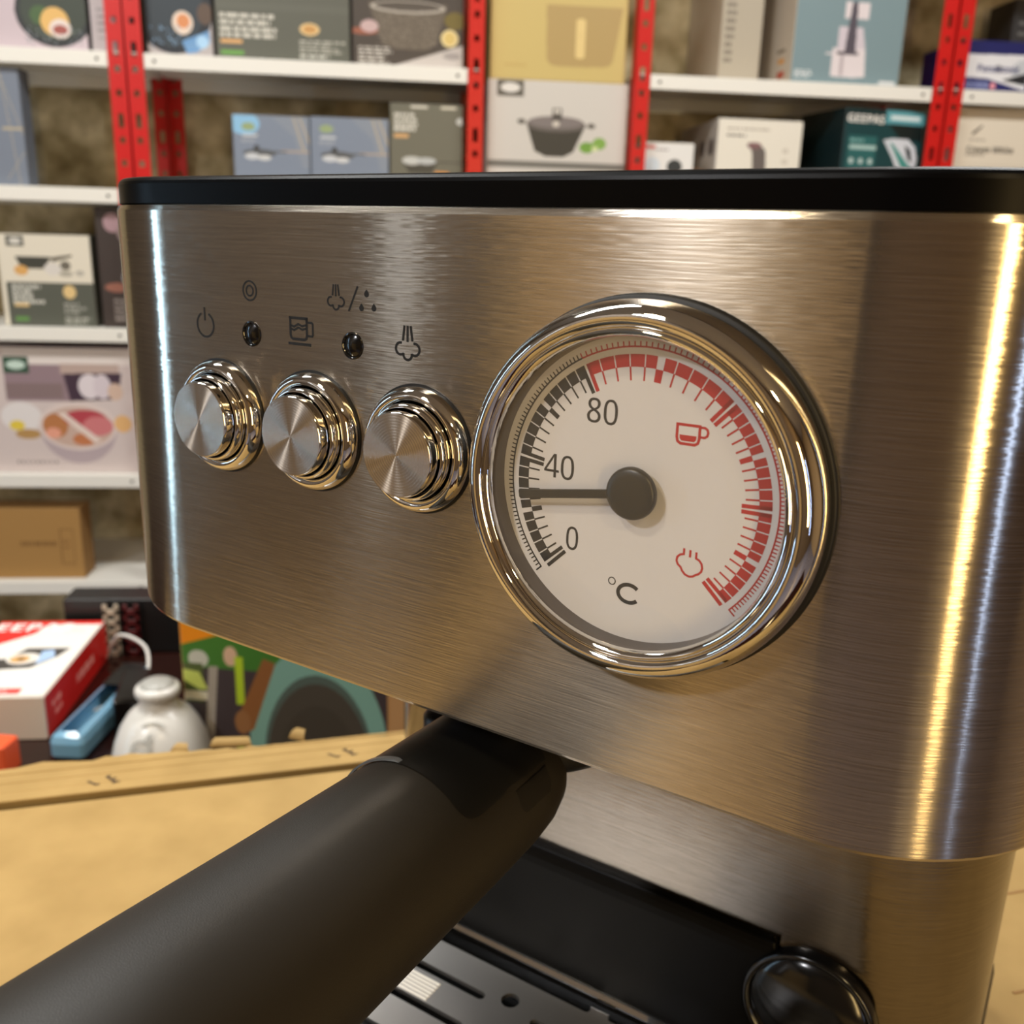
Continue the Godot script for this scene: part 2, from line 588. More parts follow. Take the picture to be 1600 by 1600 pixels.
func make_materials() -> void:
	var im := streaks(1024, 768, 5)
	var nm: Image = im.duplicate()
	nm.convert(Image.FORMAT_RGBA8)
	nm.bump_map_to_normal_map(1.2)
	var ntex := ImageTexture.create_from_image(nm)
	var steel := mat(rgb(213, 204, 190), 0.22, 1.0)
	steel.anisotropy_enabled = true
	steel.anisotropy = -1.0
	steel.normal_enabled = true
	steel.normal_texture = ntex
	steel.normal_scale = 0.22
	steel.albedo_texture = streak_tint(im)
	steel.uv1_scale = Vector3(0.25, 0.88, 1)
	M.steel = steel
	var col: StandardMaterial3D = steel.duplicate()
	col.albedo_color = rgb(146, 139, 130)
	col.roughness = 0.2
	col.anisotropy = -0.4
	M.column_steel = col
	M.chrome = mat(rgb(228, 226, 222), 0.035, 1.0)
	M.plate_steel = mat(rgb(196, 194, 192), 0.42, 1.0)
	var cap := mat(rgb(222, 212, 200), 0.24, 1.0)
	cap.anisotropy_enabled = true
	cap.anisotropy = -1.0
	M.cap = cap
	M.black_gloss = mat(rgb(14, 14, 14), 0.16)
	M.black_satin = mat(rgb(20, 20, 20), 0.38)
	M.splash = mat(rgb(9, 9, 9), 0.42)
	M.splash.metallic_specular = 0.22
	M.lid = mat(rgb(4, 4, 5), 0.3)
	M.lid.metallic_specular = 0.2
	M.gasket = mat(rgb(8, 8, 8), 0.5)
	var soft := mat(rgb(34, 31, 26), 0.54)
	var fn := FastNoiseLite.new()
	fn.frequency = 0.25
	var gt := NoiseTexture2D.new()
	gt.width = 256
	gt.height = 256
	gt.seamless = true
	gt.as_normal_map = true
	gt.bump_strength = 2.0
	gt.noise = fn
	soft.normal_enabled = true
	soft.normal_texture = gt
	soft.normal_scale = 0.18
	soft.uv1_triplanar = true
	soft.uv1_scale = Vector3(40, 40, 40)
	M.soft_grip = soft
	M.ink = mat(rgb(8, 7, 7), 0.6)
	M.dial_black = mat(rgb(14, 13, 12), 0.6)
	M.dial_red = mat(rgb(180, 20, 20), 0.6)
	M.dial_white = mat(rgb(217, 217, 220), 0.55)
	M.inner_wall = mat(rgb(84, 76, 72), 0.35, 0.4)
	M.needle = mat(rgb(34, 33, 28), 0.35)
	var glass := mat(Color(1, 1, 1, 0.04), 0.02)
	glass.transparency = BaseMaterial3D.TRANSPARENCY_ALPHA
	M.glass = glass
	M.red_post = mat(rgb(200, 22, 20), 0.35)
	M.shelf_white = mat(rgb(232, 229, 220), 0.4)
	M.white_metal = mat(rgb(225, 225, 222), 0.4)
	M.bolt = mat(rgb(70, 66, 62), 0.4, 0.6)
	var cb := mat(Color.WHITE, 0.75)
	cb.albedo_texture = noise_tex(0.03, rgb(160, 129, 73), rgb(178, 146, 88), 256, 3, 5)
	cb.uv1_triplanar = true
	cb.uv1_world_triplanar = true
	cb.uv1_scale = Vector3(3, 3, 3)
	M.cardboard = cb
	M.card_tan = mat(rgb(222, 190, 132), 0.75)  # paler card that lifts the reflection of the added cartons
	M.card_brown = mat(rgb(150, 112, 62), 0.75)
	M.card_dark = mat(rgb(46, 42, 40), 0.5)
	M.card_grey = mat(rgb(104, 112, 124), 0.5)
	M.card_olive = mat(rgb(92, 90, 80), 0.5)
	M.card_white = mat(rgb(228, 222, 210), 0.5)
	M.card_beige = mat(rgb(186, 172, 152), 0.55)
	M.card_yellow = mat(rgb(206, 180, 112), 0.5)
	M.card_teal = mat(rgb(10, 30, 32), 0.4)
	M.card_navy = mat(rgb(24, 28, 84), 0.4)
	M.card_pink = mat(rgb(196, 184, 186), 0.5)
	M.card_red = mat(rgb(205, 26, 20), 0.4)
	M.wood = mat(rgb(34, 14, 10), 0.12)
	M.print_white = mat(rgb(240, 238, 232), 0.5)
	M.print_dark = mat(rgb(70, 64, 58), 0.5)
	M.print_navy = mat(rgb(40, 44, 110), 0.5)
	M.white_plastic = mat(rgb(216, 214, 208), 0.25)
	M.grey_plastic = mat(rgb(168, 168, 162), 0.35)


# ---------------------------------------------------------------- room
func build_room() -> void:
	var wall := mat(Color.WHITE, 0.8)
	wall.albedo_texture = noise_tex(0.016, rgb(120, 106, 70), rgb(255, 244, 212), 512, 11, 6)
	wall.uv1_triplanar = true
	wall.uv1_world_triplanar = true
	wall.uv1_scale = Vector3(0.8, 0.8, 0.8)
	var plain := mat(rgb(104, 94, 84), 0.85)
	var dark := mat(rgb(112, 90, 64), 0.85)
	struct("wall_back", box(Vector3(-3.0, 0, -3.0), Vector3(3.2, 3.1, -2.81), 0.002), wall)
	struct("wall_left", box(Vector3(-3.0, 0, -2.81), Vector3(-2.8, 3.1, 2.8), 0.002), plain)
	struct("wall_right", box(Vector3(3.0, 0, -2.81), Vector3(3.2, 3.1, 2.8), 0.002), mat(rgb(176, 150, 112), 0.85))
	struct("wall_rear", box(Vector3(-3.0, 0, 2.8), Vector3(3.2, 3.1, 3.0), 0.002), dark)
	struct("ceiling", box(Vector3(-3.0, 3.1, -3.0), Vector3(3.2, 3.25, 3.0), 0.002), mat(rgb(170, 162, 150), 0.85))
	var fl := mat(Color.WHITE, 0.35)
	fl.albedo_texture = noise_tex(0.02, rgb(112, 112, 128), rgb(140, 138, 154), 256, 21, 4)
	fl.uv1_triplanar = true
	fl.uv1_world_triplanar = true
	struct("floor", box(Vector3(-3.0, -0.15, -3.0), Vector3(3.2, 0.0, 3.0), 0.002), fl)

# slotted angle post: two flanges with real holes punched along them; corner at the origin, front flange along +x * dir
func post_mesh(height: float, dir: float, back: float) -> ArrayMesh:
	var st := begin()
	var w := 0.038
	var t := 0.002
	var a := 0.013
	var b := 0.025
	var pitch := 0.05
	add_box(st, Vector3(minf(0.0, a * dir), 0, -t), Vector3(maxf(0.0, a * dir), height, 0), 0.0004)
	add_box(st, Vector3(minf(b * dir, w * dir), 0, -t), Vector3(maxf(b * dir, w * dir), height, 0), 0.0004)
	var y := 0.0
	var k := 0
	while y < height:
		var hole := 0.03 if k % 3 == 0 else 0.013
		var y1 := minf(height, y + pitch - hole)
		add_box(st, Vector3(minf(a * dir, b * dir), y, -t), Vector3(maxf(a * dir, b * dir), y1, 0), 0.0003)
		y += pitch
		k += 1
	# side flange
	add_box(st, Vector3(minf(0.0, t * dir), 0, minf(0.0, -w * back)), Vector3(maxf(0.0, t * dir), height, maxf(0.0, -w * back)), 0.0004)
	return st.commit()

func rack(label: String, x0: float, x1: float, heights: Array) -> Node3D:
	var zf := -2.4
	var zb := -2.77
	var t := thing("shelf_rack", label, "shelf rack", Transform3D(Basis(), Vector3((x0 + x1) * 0.5, 0, (zf + zb) * 0.5)), "red and white shelf racks along the wall")
	var hw := (x1 - x0) * 0.5
	var hd := (zf - zb) * 0.5
	var left := post_mesh(2.6, 1.0, 1.0)
	var right := post_mesh(2.6, -1.0, 1.0)
	part("upright", left, M.red_post, t, Vector3(-hw, 0, hd))
	part("upright", right, M.red_post, t, Vector3(hw, 0, hd))
	var left_b := post_mesh(2.6, 1.0, -1.0)
	var right_b := post_mesh(2.6, -1.0, -1.0)
	part("upright", left_b, M.red_post, t, Vector3(-hw, 0, -hd))
	part("upright", right_b, M.red_post, t, Vector3(hw, 0, -hd))
	var st := begin()
	add_box(st, Vector3(-hw + 0.003, -0.003, -hd + 0.003), Vector3(hw - 0.003, 0.0, hd - 0.003), 0.0008)
	add_box(st, Vector3(-hw + 0.039, -0.033, hd - 0.005), Vector3(hw - 0.039, 0.0, hd - 0.001), 0.0012)
	add_box(st, Vector3(-hw + 0.039, -0.033, -hd + 0.003), Vector3(hw - 0.039, 0.0, -hd + 0.006), 0.0012)
	var sm := st.commit()
	var bm := lathe(mm([[0, 3], [2.5, 2.8], [3.4, 1.6], [3.6, 0], [0, 0]]), Vector3.ZERO, "z", 14)
	for h in heights:
		var s := part("shelf", sm, M.shelf_white, t, Vector3(0, h, 0))
		for side in [-1.0, 1.0]:
			part("bolt", bm, M.bolt, s, Vector3(side * (hw - 0.062), -0.016, hd - 0.001))
	return t

func build_racks() -> void:
	rack("red post shelf rack at the far left, its shelves full of cookware boxes", -1.50, -0.6505, [2.25, 1.829, 1.537, 1.216, 0.853, 0.569, 0.2])
	rack("red post shelf rack behind the coffee machine's buttons, holding two grey boxes", -0.6495, 0.157, [2.25, 1.829, 1.537, 1.216, 0.853, 0.569, 0.2])
	rack("red post shelf rack holding the blue juicer box and teal iron box", 0.512, 1.2915, [2.25, 1.836, 1.54, 1.216, 0.853, 0.569, 0.2])
	rack("red post shelf rack at the far right, holding the navy and white iron box", 1.2935, 2.10, [2.25, 1.836, 1.54, 1.216, 0.853, 0.569, 0.2])

func build_stock() -> void:
	# unseen cartons added by the left wall to warm the steel's reflections
	for k in 9:
		var z0 := 0.72 + 0.44 * (k % 3)
		var y0 := 0.56 * floorf(k / 3.0)
		var row: String = ["bottom", "middle", "top"][k / 3]
		var spot: String = ["nearest the racks", "in the middle of its row", "nearest the rear wall"][k % 3]
		var c := carton("brown_carton", "tan carton added for steel reflections, left wall, %s row, %s" % [row, spot], "carton", -0.21, 0.21, y0, y0 + 0.56, 0.0, 0.4, M.card_tan, null, "tan cartons added by the left wall for reflections", PI / 2)
		c.position = Vector3(-2.55, y0, z0 + 0.215)
	var p: Pic
	# ---- top row, left
	p = Pic.new(160, 160, rgb(198, 182, 188)).window(0.31, 0.58, 0.69, 0.42)
	p.e(0.62, 0.22, 0.46, 0.72, rgb(42, 44, 46))
	p.e(0.62, 0.2, 0.4, 0.6, rgb(58, 66, 56))
	p.e(0.45, 0.3, 0.12, 0.2, rgb(70, 96, 56))
	p.e(0.62, 0.42, 0.17, 0.3, rgb(222, 178, 104))
	p.e(0.68, 0.56, 0.13, 0.2, rgb(226, 212, 204))
	p.e(0.68, 0.58, 0.09, 0.1, rgb(160, 84, 76))
	for i in 40:
		p.e(rng.randf_range(0.25, 0.95), rng.randf_range(0.55, 0.9), 0.012, 0.02, rgb(120, 128, 132))
	carton("cookware_box", "pinkish cookware box printed with a dark pan, top shelf at far left", "box", -1.0, -0.735, 1.829, 2.07, -2.43, 0.3, M.card_dark, p.mat())
	p = Pic.new(96, 96, rgb(186, 176, 178)).window(0, 0.5, 1, 0.5)
	p.words(0.2, 0.2, 0.7, 5, 0.13, 0.04, rgb(120, 112, 112), 3)
	carton("cookware_box", "slim greyish pink box half hidden behind the paired red uprights on top shelf", "box", -0.728, -0.655, 1.829, 2.06, -2.43, 0.3, M.card_pink, p.mat())
	p = Pic.new(160, 160, rgb(178, 170, 168)).window(0, 0.53, 1, 0.47)
	p.e(0.4, 0.1, 0.62, 0.86, rgb(32, 38, 46))
	p.e(0.38, 0.1, 0.5, 0.74, rgb(48, 58, 66))
	p.poly([Vector2(0.52, 0.72), Vector2(0.95, 0.5), Vector2(0.96, 0.72), Vector2(0.75, 0.92), Vector2(0.6, 0.95)], rgb(104, 150, 196))
	p.e(0.84, 0.72, 0.1, 0.12, rgb(168, 206, 236))
	p.e(0.55, 0.38, 0.16, 0.22, rgb(228, 208, 190))
	p.e(0.56, 0.35, 0.1, 0.13, rgb(214, 140, 90))
	p.e(0.9, 0.2, 0.12, 0.2, rgb(92, 74, 62))
	for i in 40:
		p.e(rng.randf_range(0.05, 0.8), rng.randf_range(0.45, 0.85), 0.012, 0.018, rgb(128, 160, 190))
	carton("cookware_box", "box printed with a shiny blue black pan, beside the olive box on the top shelf", "box", -0.607, -0.461, 1.829, 2.07, -2.43, 0.3, M.card_dark, p.mat())
	p = Pic.new(240, 180, rgb(92, 93, 83)).window(0, 0.48, 1, 0.52)
	p.r(0.0, 0.0, 1.0, 0.12, rgb(97, 98, 88))
	p.words(0.03, 0.2, 0.42, 4, 0.115, 0.075, rgb(206, 202, 190), 9)
	p.r(0.03, 0.66, 0.19, 0.72, rgb(222, 170, 110))
	p.r(0.03, 0.85, 0.2, 0.92, rgb(104, 158, 74))
	p.e(0.7, 0.42, 0.075, 0.11, rgb(222, 190, 134))
	p.e(0.7, 0.42, 0.05, 0.07, rgb(196, 146, 84))
	p.words(0.62, 0.62, 0.36, 4, 0.06, 0.034, rgb(176, 174, 162), 12)
	p.words(0.62, 0.87, 0.36, 1, 0.06, 0.05, rgb(196, 194, 184), 13)
	carton("cookware_box", "wide olive grey cookware box with white text and green mark on the top shelf", "box", -0.455, -0.153, 1.829, 2.06, -2.43, 0.32, M.card_olive, p.mat())
	p = Pic.new(200, 200, rgb(72, 64, 58)).window(0, 0.46, 1, 0.54)
	p.poly([Vector2(0.14, 0.0), Vector2(0.86, 0.0), Vector2(0.76, 0.62), Vector2(0.66, 0.72), Vector2(0.38, 0.72), Vector2(0.26, 0.62)], rgb(102, 92, 80))
	for i in 160:
		p.e(rng.randf_range(0.22, 0.76), rng.randf_range(0.18, 0.68), 0.008, 0.01, rgb(132, 122, 108))
	p.e(0.5, 0.06, 0.34, 0.1, rgb(178, 170, 158))
	p.e(0.5, 0.05, 0.3, 0.07, rgb(84, 76, 68))
	p.e(0.1, 0.46, 0.13, 0.06, rgb(150, 90, 70))
	p.e(0.15, 0.38, 0.08, 0.1, rgb(196, 168, 166))
	p.e(0.88, 0.52, 0.08, 0.14, rgb(226, 206, 150))
	p.e(0.88, 0.52, 0.05, 0.1, rgb(214, 186, 112))
	p.e(0.93, 0.24, 0.1, 0.14, rgb(112, 98, 48))
	p.poly([Vector2(0.34, 1.0), Vector2(1.0, 0.62), Vector2(1.0, 1.0)], rgb(196, 188, 182))
	p.e(0.9, 0.8, 0.08, 0.06, rgb(160, 152, 148))
	p.words(0.05, 0.7, 0.36, 5, 0.06, 0.036, rgb(202, 196, 186), 15)
	carton("cookware_box", "brown box printed with a speckled pot and garlic, beside the single red upright", "box", -0.148, 0.108, 1.829, 2.08, -2.43, 0.3, M.card_dark, p.mat())
	# ---- second row, left
	p = Pic.new(160, 160, rgb(118, 126, 140)).window(0.8, 0, 0.2, 1)
	var gold := rgb(176, 164, 140)
	for q in [[0.1, 0.0, 0.62, 1.0], [0.05, 0.05, 1.0, 0.55], [0.0, 0.5, 1.0, 0.5], [0.0, 0.95, 1.0, 0.68]]:
		p.poly([Vector2(q[0], q[1]), Vector2(q[0] + 0.035, q[1]), Vector2(q[2] + 0.035, q[3] + 0.02), Vector2(q[2], q[3] + 0.02)], gold)
	p.r(0.0, 0.5, 1.0, 0.525, gold)
	carton("cookware_box", "tall blue grey box with gold lines on the second shelf, at far left", "box", -1.12, -0.892, 1.537, 1.79, -2.42, 0.06, M.card_grey, p.mat())
	for k in 2:
		p = Pic.new(160, 160, rgb(126, 136, 152)).window(0, 0, 1, 0.72)
		p.poly([Vector2(0.5, 0.0), Vector2(1.0, 0.0), Vector2(1.0, 0.9), Vector2(0.9, 0.9), Vector2(0.8, 0.35)], rgb(134, 142, 154))
		for q in [[0.78, 0.0, 0.92, 0.62], [0.86, 0.0, 1.0, 0.5]]:
			p.poly([Vector2(q[0], q[1]), Vector2(q[0] + 0.03, q[1]), Vector2(q[2] + 0.03, q[3]), Vector2(q[2], q[3])], rgb(176, 164, 146))
		p.r(0.62, 0.6, 1.0, 0.63, rgb(176, 158, 140))
		if k == 0:
			p.e(0.15, 0.15, 0.2, 0.2, rgb(140, 188, 220))  # pale blue glare painted into this box's print
		p.e(0.2, 0.2, 0.09, 0.07, rgb(150, 166, 120))
		p.r(0.12, 0.33, 0.32, 0.37, rgb(196, 198, 200))
		p.words(0.1, 0.42, 0.2, 2, 0.04, 0.02, rgb(164, 168, 174), 20 + k)
		p.e(0.34, 0.66, 0.22, 0.07, rgb(88, 90, 92))
		p.e(0.3, 0.57, 0.04, 0.05, rgb(60, 60, 60))
		p.e(0.24, 0.72, 0.1, 0.06, rgb(200, 202, 204))
		p.e(0.4, 0.74, 0.09, 0.05, rgb(206, 206, 204))
		p.r(0.52, 0.62, 0.7, 0.645, rgb(84, 84, 84))
		var lab: String = ["blue grey pan box with painted pale blue glare, left of the identical grey pan box", "blue grey pan box between its twin and the olive pan box"][k]
		carton("pan_box", lab, "box", [-0.428, -0.249][k], [-0.251, -0.066][k], 1.537, [1.713, 1.715][k], -2.43, 0.26, M.card_grey, p.mat())
	p = Pic.new(160, 180, rgb(108, 106, 92)).window(0, 0, 1, 0.76)
	p.r(0.28, 0.02, 0.52, 0.06, rgb(214, 208, 192))
	p.r(0.7, 0.02, 0.92, 0.06, rgb(214, 206, 186))
	p.words(0.05, 0.13, 0.42, 4, 0.065, 0.045, rgb(212, 208, 196), 31)
	p.r(0.05, 0.42, 0.25, 0.47, rgb(216, 168, 112))
	p.e(0.98, 0.22, 0.06, 0.05, rgb(206, 206, 200))
	p.poly([Vector2(0.16, 0.8), Vector2(0.66, 0.8), Vector2(0.58, 0.95), Vector2(0.26, 0.95)], rgb(70, 68, 60))
	p.e(0.3, 0.78, 0.14, 0.06, rgb(196, 196, 190))
	p.e(0.5, 0.78, 0.14, 0.05, rgb(184, 186, 184))
	p.r(0.66, 0.78, 1.0, 0.8, rgb(66, 62, 56))
	p.r(0.62, 0.92, 0.82, 1.0, rgb(224, 150, 70))
	carton("pan_box", "olive pan box with white text on second shelf, beside the single red upright", "box", -0.063, 0.109, 1.537, 1.753, -2.43, 0.28, M.card_olive, p.mat())
	# ---- third row, left
	p = Pic.new(220, 200, rgb(222, 214, 196)).window(0.05, 0, 0.95, 1)
	p.r(0.0, 0.52, 1.0, 1.0, rgb(86, 88, 78))
	p.r(0.05, 0.02, 0.25, 0.13, rgb(84, 84, 76))
	p.e(0.15, 0.075, 0.07, 0.035, rgb(212, 208, 198))
	p.poly([Vector2(0.13, 0.24), Vector2(0.54, 0.24), Vector2(0.46, 0.37), Vector2(0.2, 0.37)], rgb(62, 62, 54))
	p.poly([Vector2(0.52, 0.25), Vector2(0.78, 0.21), Vector2(0.78, 0.235), Vector2(0.56, 0.29)], rgb(84, 76, 62))
	p.e(0.19, 0.39, 0.08, 0.055, rgb(214, 164, 96))
	p.e(0.55, 0.37, 0.1, 0.07, rgb(214, 208, 200))
	p.e(0.7, 0.33, 0.06, 0.05, rgb(110, 104, 92))
	p.e(0.7, 0.42, 0.08, 0.03, rgb(170, 164, 150))
	p.e(0.86, 0.41, 0.05, 0.03, rgb(178, 172, 160))
	p.words(0.06, 0.55, 0.36, 4, 0.055, 0.04, rgb(204, 202, 192), 41)
	p.r(0.07, 0.75, 0.24, 0.79, rgb(216, 186, 132))
	p.r(0.07, 0.9, 0.22, 0.95, rgb(96, 140, 74))
	p.e(0.72, 0.62, 0.075, 0.075, rgb(220, 190, 132))
	p.words(0.64, 0.74, 0.3, 3, 0.045, 0.028, rgb(156, 156, 146), 42)
	p.words(0.64, 0.9, 0.3, 2, 0.045, 0.03, rgb(164, 164, 154), 43)
	carton("pan_box", "cream and olive frying pan box on the third shelf, below the gold lined box", "box", -0.985, -0.772, 1.216, 1.431, -2.43, 0.3, M.card_olive, p.mat())
	p = Pic.new(120, 220, rgb(62, 52, 48))
	p.e(0.4, 0.12, 0.22, 0.08, rgb(172, 140, 146))
	p.e(0.7, 0.2, 0.2, 0.08, rgb(150, 128, 126))
	p.e(0.9, 0.58, 0.35, 0.1, rgb(178, 176, 182))
	p.e(0.4, 0.66, 0.3, 0.04, rgb(150, 98, 82))
	p.words(0.3, 0.76, 0.6, 5, 0.04, 0.024, rgb(150, 140, 134), 47)
	carton("cookware_box", "dark brown cookware box on the third shelf, right of the cream pan box", "box", -0.757, -0.66, 1.216, 1.496, -2.43, 0.3, M.card_dark, p.mat())
	# ---- fourth row, left
	p = Pic.new(320, 240, rgb(206, 192, 188)).window(0.14, 0, 0.76, 1)
	p.r(0.0, 0.0, 1.0, 0.13, rgb(222, 212, 206))
	p.r(0.0, 0.13, 0.5, 0.42, rgb(146, 124, 130))
	p.r(0.0, 0.28, 0.45, 0.4, rgb(132, 112, 112))
	p.r(0.44, 0.12, 0.9, 0.2, rgb(184, 162, 152))
	p.poly([Vector2(0.46, 0.2), Vector2(0.92, 0.19), Vector2(0.88, 0.4), Vector2(0.5, 0.42)], rgb(66, 48, 62))
	p.e(0.66, 0.3, 0.09, 0.1, rgb(220, 210, 214))
	p.e(0.76, 0.3, 0.07, 0.1, rgb(210, 198, 204))
	p.e(0.86, 0.34, 0.06, 0.07, rgb(206, 178, 160))
	p.e(0.1, 0.55, 0.16, 0.12, rgb(222, 216, 214))
	p.e(0.06, 0.62, 0.06, 0.04, rgb(222, 196, 70))
	p.e(0.14, 0.69, 0.1, 0.04, rgb(176, 138, 84))
	p.e(0.54, 0.62, 0.31, 0.31, rgb(178, 162, 166), 0.6, 9.0)
	p.e(0.54, 0.62, 0.31, 0.2, rgb(216, 200, 194))
	p.e(0.54, 0.63, 0.28, 0.165, rgb(196, 168, 154))
	p.e(0.36, 0.62, 0.1, 0.1, rgb(180, 118, 72))
	p.e(0.34, 0.68, 0.06, 0.045, rgb(226, 158, 134))
	p.e(0.6, 0.56, 0.17, 0.07, rgb(176, 66, 76))
	p.e(0.7, 0.62, 0.12, 0.08, rgb(202, 120, 122))
	p.e(0.58, 0.73, 0.09, 0.05, rgb(190, 118, 76))
	p.poly([Vector2(0.38, 0.52), Vector2(0.44, 0.51), Vector2(0.72, 0.74), Vector2(0.66, 0.76)], rgb(224, 206, 196))
	p.e(0.9, 0.6, 0.07, 0.07, rgb(222, 176, 118))
	p.r(0.0, 0.07, 0.2, 0.2, rgb(44, 76, 56))
	p.e(0.1, 0.135, 0.075, 0.035, rgb(196, 216, 204))
	for i in 9:
		p.r(0.03 + i * 0.038, 0.91, 0.045 + i * 0.038, 0.935, rgb(122, 110, 108))
	carton("bowl_set_box", "wide lilac box printed with a bowl of food and a green badge", "box", -1.06, -0.66, 0.853, 1.165, -2.43, 0.3, M.card_pink, p.mat())
	# ---- fifth row, left: plain brown carton
	p = Pic.new(240, 120, rgb(164, 124, 68)).window(0.27, 0, 0.73, 1)
	for q in [[0.72, 0.28, 0.9, 0.3], [0.72, 0.78, 0.9, 0.8], [0.72, 0.28, 0.735, 0.8], [0.885, 0.28, 0.9, 0.8]]:
		p.r(q[0], q[1], q[2], q[3], rgb(130, 94, 48))
	p.words(0.2, 0.47, 0.55, 1, 0.05, 0.06, rgb(128, 92, 46), 52)
	p.words(0.75, 0.45, 0.1, 2, 0.08, 0.04, rgb(134, 96, 50), 53)
	carton("brown_carton", "plain brown cardboard carton with faint printed frame on the lowest visible shelf", "carton", -1.12, -0.858, 0.569, 0.757, -2.43, 0.08, M.card_brown, p.mat(0.75))
	# ---- stack between the racks
	carton("brown_carton", "large plain carton on the floor between the racks, bottom of the stack", "carton", 0.172, 0.5, 0.0, 0.8, -2.43, 0.34, M.card_brown, null)
	carton("brown_carton", "large plain carton between the racks, under the pot box", "carton", 0.172, 0.5, 0.8, 1.575, -2.43, 0.34, M.card_brown, null)
	p = Pic.new(280, 200, rgb(204, 199, 191)).window(0, 0, 1, 0.82)
	p.r(0.0, 0.92, 1.0, 1.0, rgb(112, 110, 104))
	p.r(0.06, 0.0, 0.25, 0.18, rgb(92, 88, 80))
	p.e(0.155, 0.085, 0.07, 0.055, rgb(222, 218, 210))
	p.poly([Vector2(0.28, 0.5), Vector2(0.7, 0.5), Vector2(0.62, 0.8), Vector2(0.55, 0.86), Vector2(0.42, 0.86), Vector2(0.34, 0.8)], rgb(58, 56, 50))
	p.e(0.49, 0.49, 0.215, 0.085, rgb(98, 92, 88))
	p.e(0.49, 0.46, 0.2, 0.07, rgb(124, 116, 114))
	p.e(0.24, 0.465, 0.03, 0.03, rgb(92, 88, 82))
	p.e(0.745, 0.49, 0.03, 0.03, rgb(92, 88, 82))
	p.r(0.46, 0.3, 0.53, 0.44, rgb(78, 74, 70))
	p.r(0.472, 0.31, 0.518, 0.36, rgb(206, 200, 190))
	p.e(0.49, 0.48, 0.025, 0.035, rgb(206, 198, 186))
	p.e(0.72, 0.74, 0.055, 0.065, rgb(112, 156, 64))
	p.e(0.81, 0.69, 0.05, 0.07, rgb(126, 166, 76))
	p.e(0.78, 0.75, 0.025, 0.03, rgb(206, 216, 160))
	carton("pot_box", "white box printed with a dark lidded pot, under the yellow appliance box", "box", 0.168, 0.506, 1.575, 1.815, -2.43, 0.3, M.card_white, p.mat())
	p = Pic.new(200, 200, rgb(200, 178, 112)).window(0, 0.48, 1, 0.52)
	p.poly([Vector2(0.4, 0.0), Vector2(0.97, 0.0), Vector2(0.91, 0.7), Vector2(0.89, 0.77), Vector2(0.84, 0.8), Vector2(0.5, 0.81), Vector2(0.44, 0.79), Vector2(0.41, 0.72)], rgb(176, 150, 96))
	p.e(0.66, 0.2, 0.035, 0.035, rgb(222, 196, 132))
	p.r(0.625, 0.2, 0.695, 0.66, rgb(222, 196, 132))
	p.e(0.66, 0.66, 0.035, 0.035, rgb(222, 196, 132))
	p.e(0.66, 0.42, 0.006, 0.006, rgb(170, 140, 90))
	p.e(0.66, 0.36, 0.006, 0.006, rgb(170, 140, 90))
	p.r(0.1, 0.8, 0.26, 0.825, rgb(190, 162, 98))
	carton("appliance_box", "yellow box printed with a tan appliance with upright slot, on the pot box", "box", 0.172, 0.494, 1.815, 2.13, -2.43, 0.3, M.card_yellow, p.mat())
	# ---- right rack, top row
	p = Pic.new(120, 200, rgb(188, 174, 156))
	p.words(0.62, 0.1, 0.3, 14, 0.05, 0.02, rgb(150, 138, 122), 61)
	p.r(0.12, 0.78, 0.24, 0.8, rgb(110, 96, 80))
	p.r(0.12, 0.84, 0.22, 0.87, rgb(206, 140, 60))
	p.r(0.1, 0.92, 0.22, 0.96, rgb(176, 70, 50))
	p.words(0.4, 0.93, 0.4, 1, 0.05, 0.03, rgb(110, 100, 90), 62)
	carton("juicer_box", "slate blue juicer box with white juicer print on the right rack's top shelf", "box", 0.885, 1.166, 1.836, 2.2, -2.42, 0.36, M.card_beige, juicer_face(), "", deg_to_rad(3.0), null, p.mat())
	p = Pic.new(120, 200, rgb(176, 166, 148))
	p.words(0.1, 0.1, 0.25, 14, 0.055, 0.03, rgb(120, 112, 100), 63)
	carton("appliance_box", "plain beige box standing left of the slate blue juicer box", "box", 0.742, 0.845, 1.836, 2.16, -2.5, 0.3, M.card_beige, p.mat())
	carton("brown_carton", "small tan carton on the top shelf, right of the slate blue juicer box", "carton", 1.19, 1.252, 1.836, 1.976, -2.62, 0.15, M.card_beige, null)
	# ---- right rack, second row
	p = Pic.new(140, 120, rgb(228, 226, 222)).window(0, 0, 1, 0.45)
	p.r(0.06, 0.1, 0.24, 0.2, rgb(206, 90, 84))
	p.words(0.24, 0.2, 0.36, 1, 0.06, 0.06, rgb(140, 130, 130), 65)
	p.e(0.2, 0.8, 0.15, 0.3, rgb(206, 216, 224))
	p.e(0.64, 0.82, 0.15, 0.26, rgb(52, 56, 58))
	carton("appliance_box", "small white box with red heading, right of the third red upright", "box", 0.548, 0.678, 1.54, 1.689, -2.43, 0.16, M.card_white, p.mat())
	p = Pic.new(150, 170, rgb(230, 224, 210)).window(0, 0, 1, 0.6)
	p.words(0.1, 0.16, 0.62, 1, 0.06, 0.03, rgb(160, 150, 138), 66)
	p.words(0.1, 0.27, 0.24, 1, 0.06, 0.045, rgb(104, 98, 92), 67)
	p.poly([Vector2(0.36, 0.42), Vector2(0.52, 0.46), Vector2(0.58, 0.56), Vector2(0.6, 0.95), Vector2(0.44, 0.95), Vector2(0.42, 0.6)], rgb(104, 96, 92))
	p.e(0.44, 0.47, 0.09, 0.06, rgb(130, 96, 98))
	p.e(0.82, 0.55, 0.04, 0.05, rgb(206, 198, 184))
	p.e(0.82, 0.75, 0.04, 0.05, rgb(206, 198, 184))
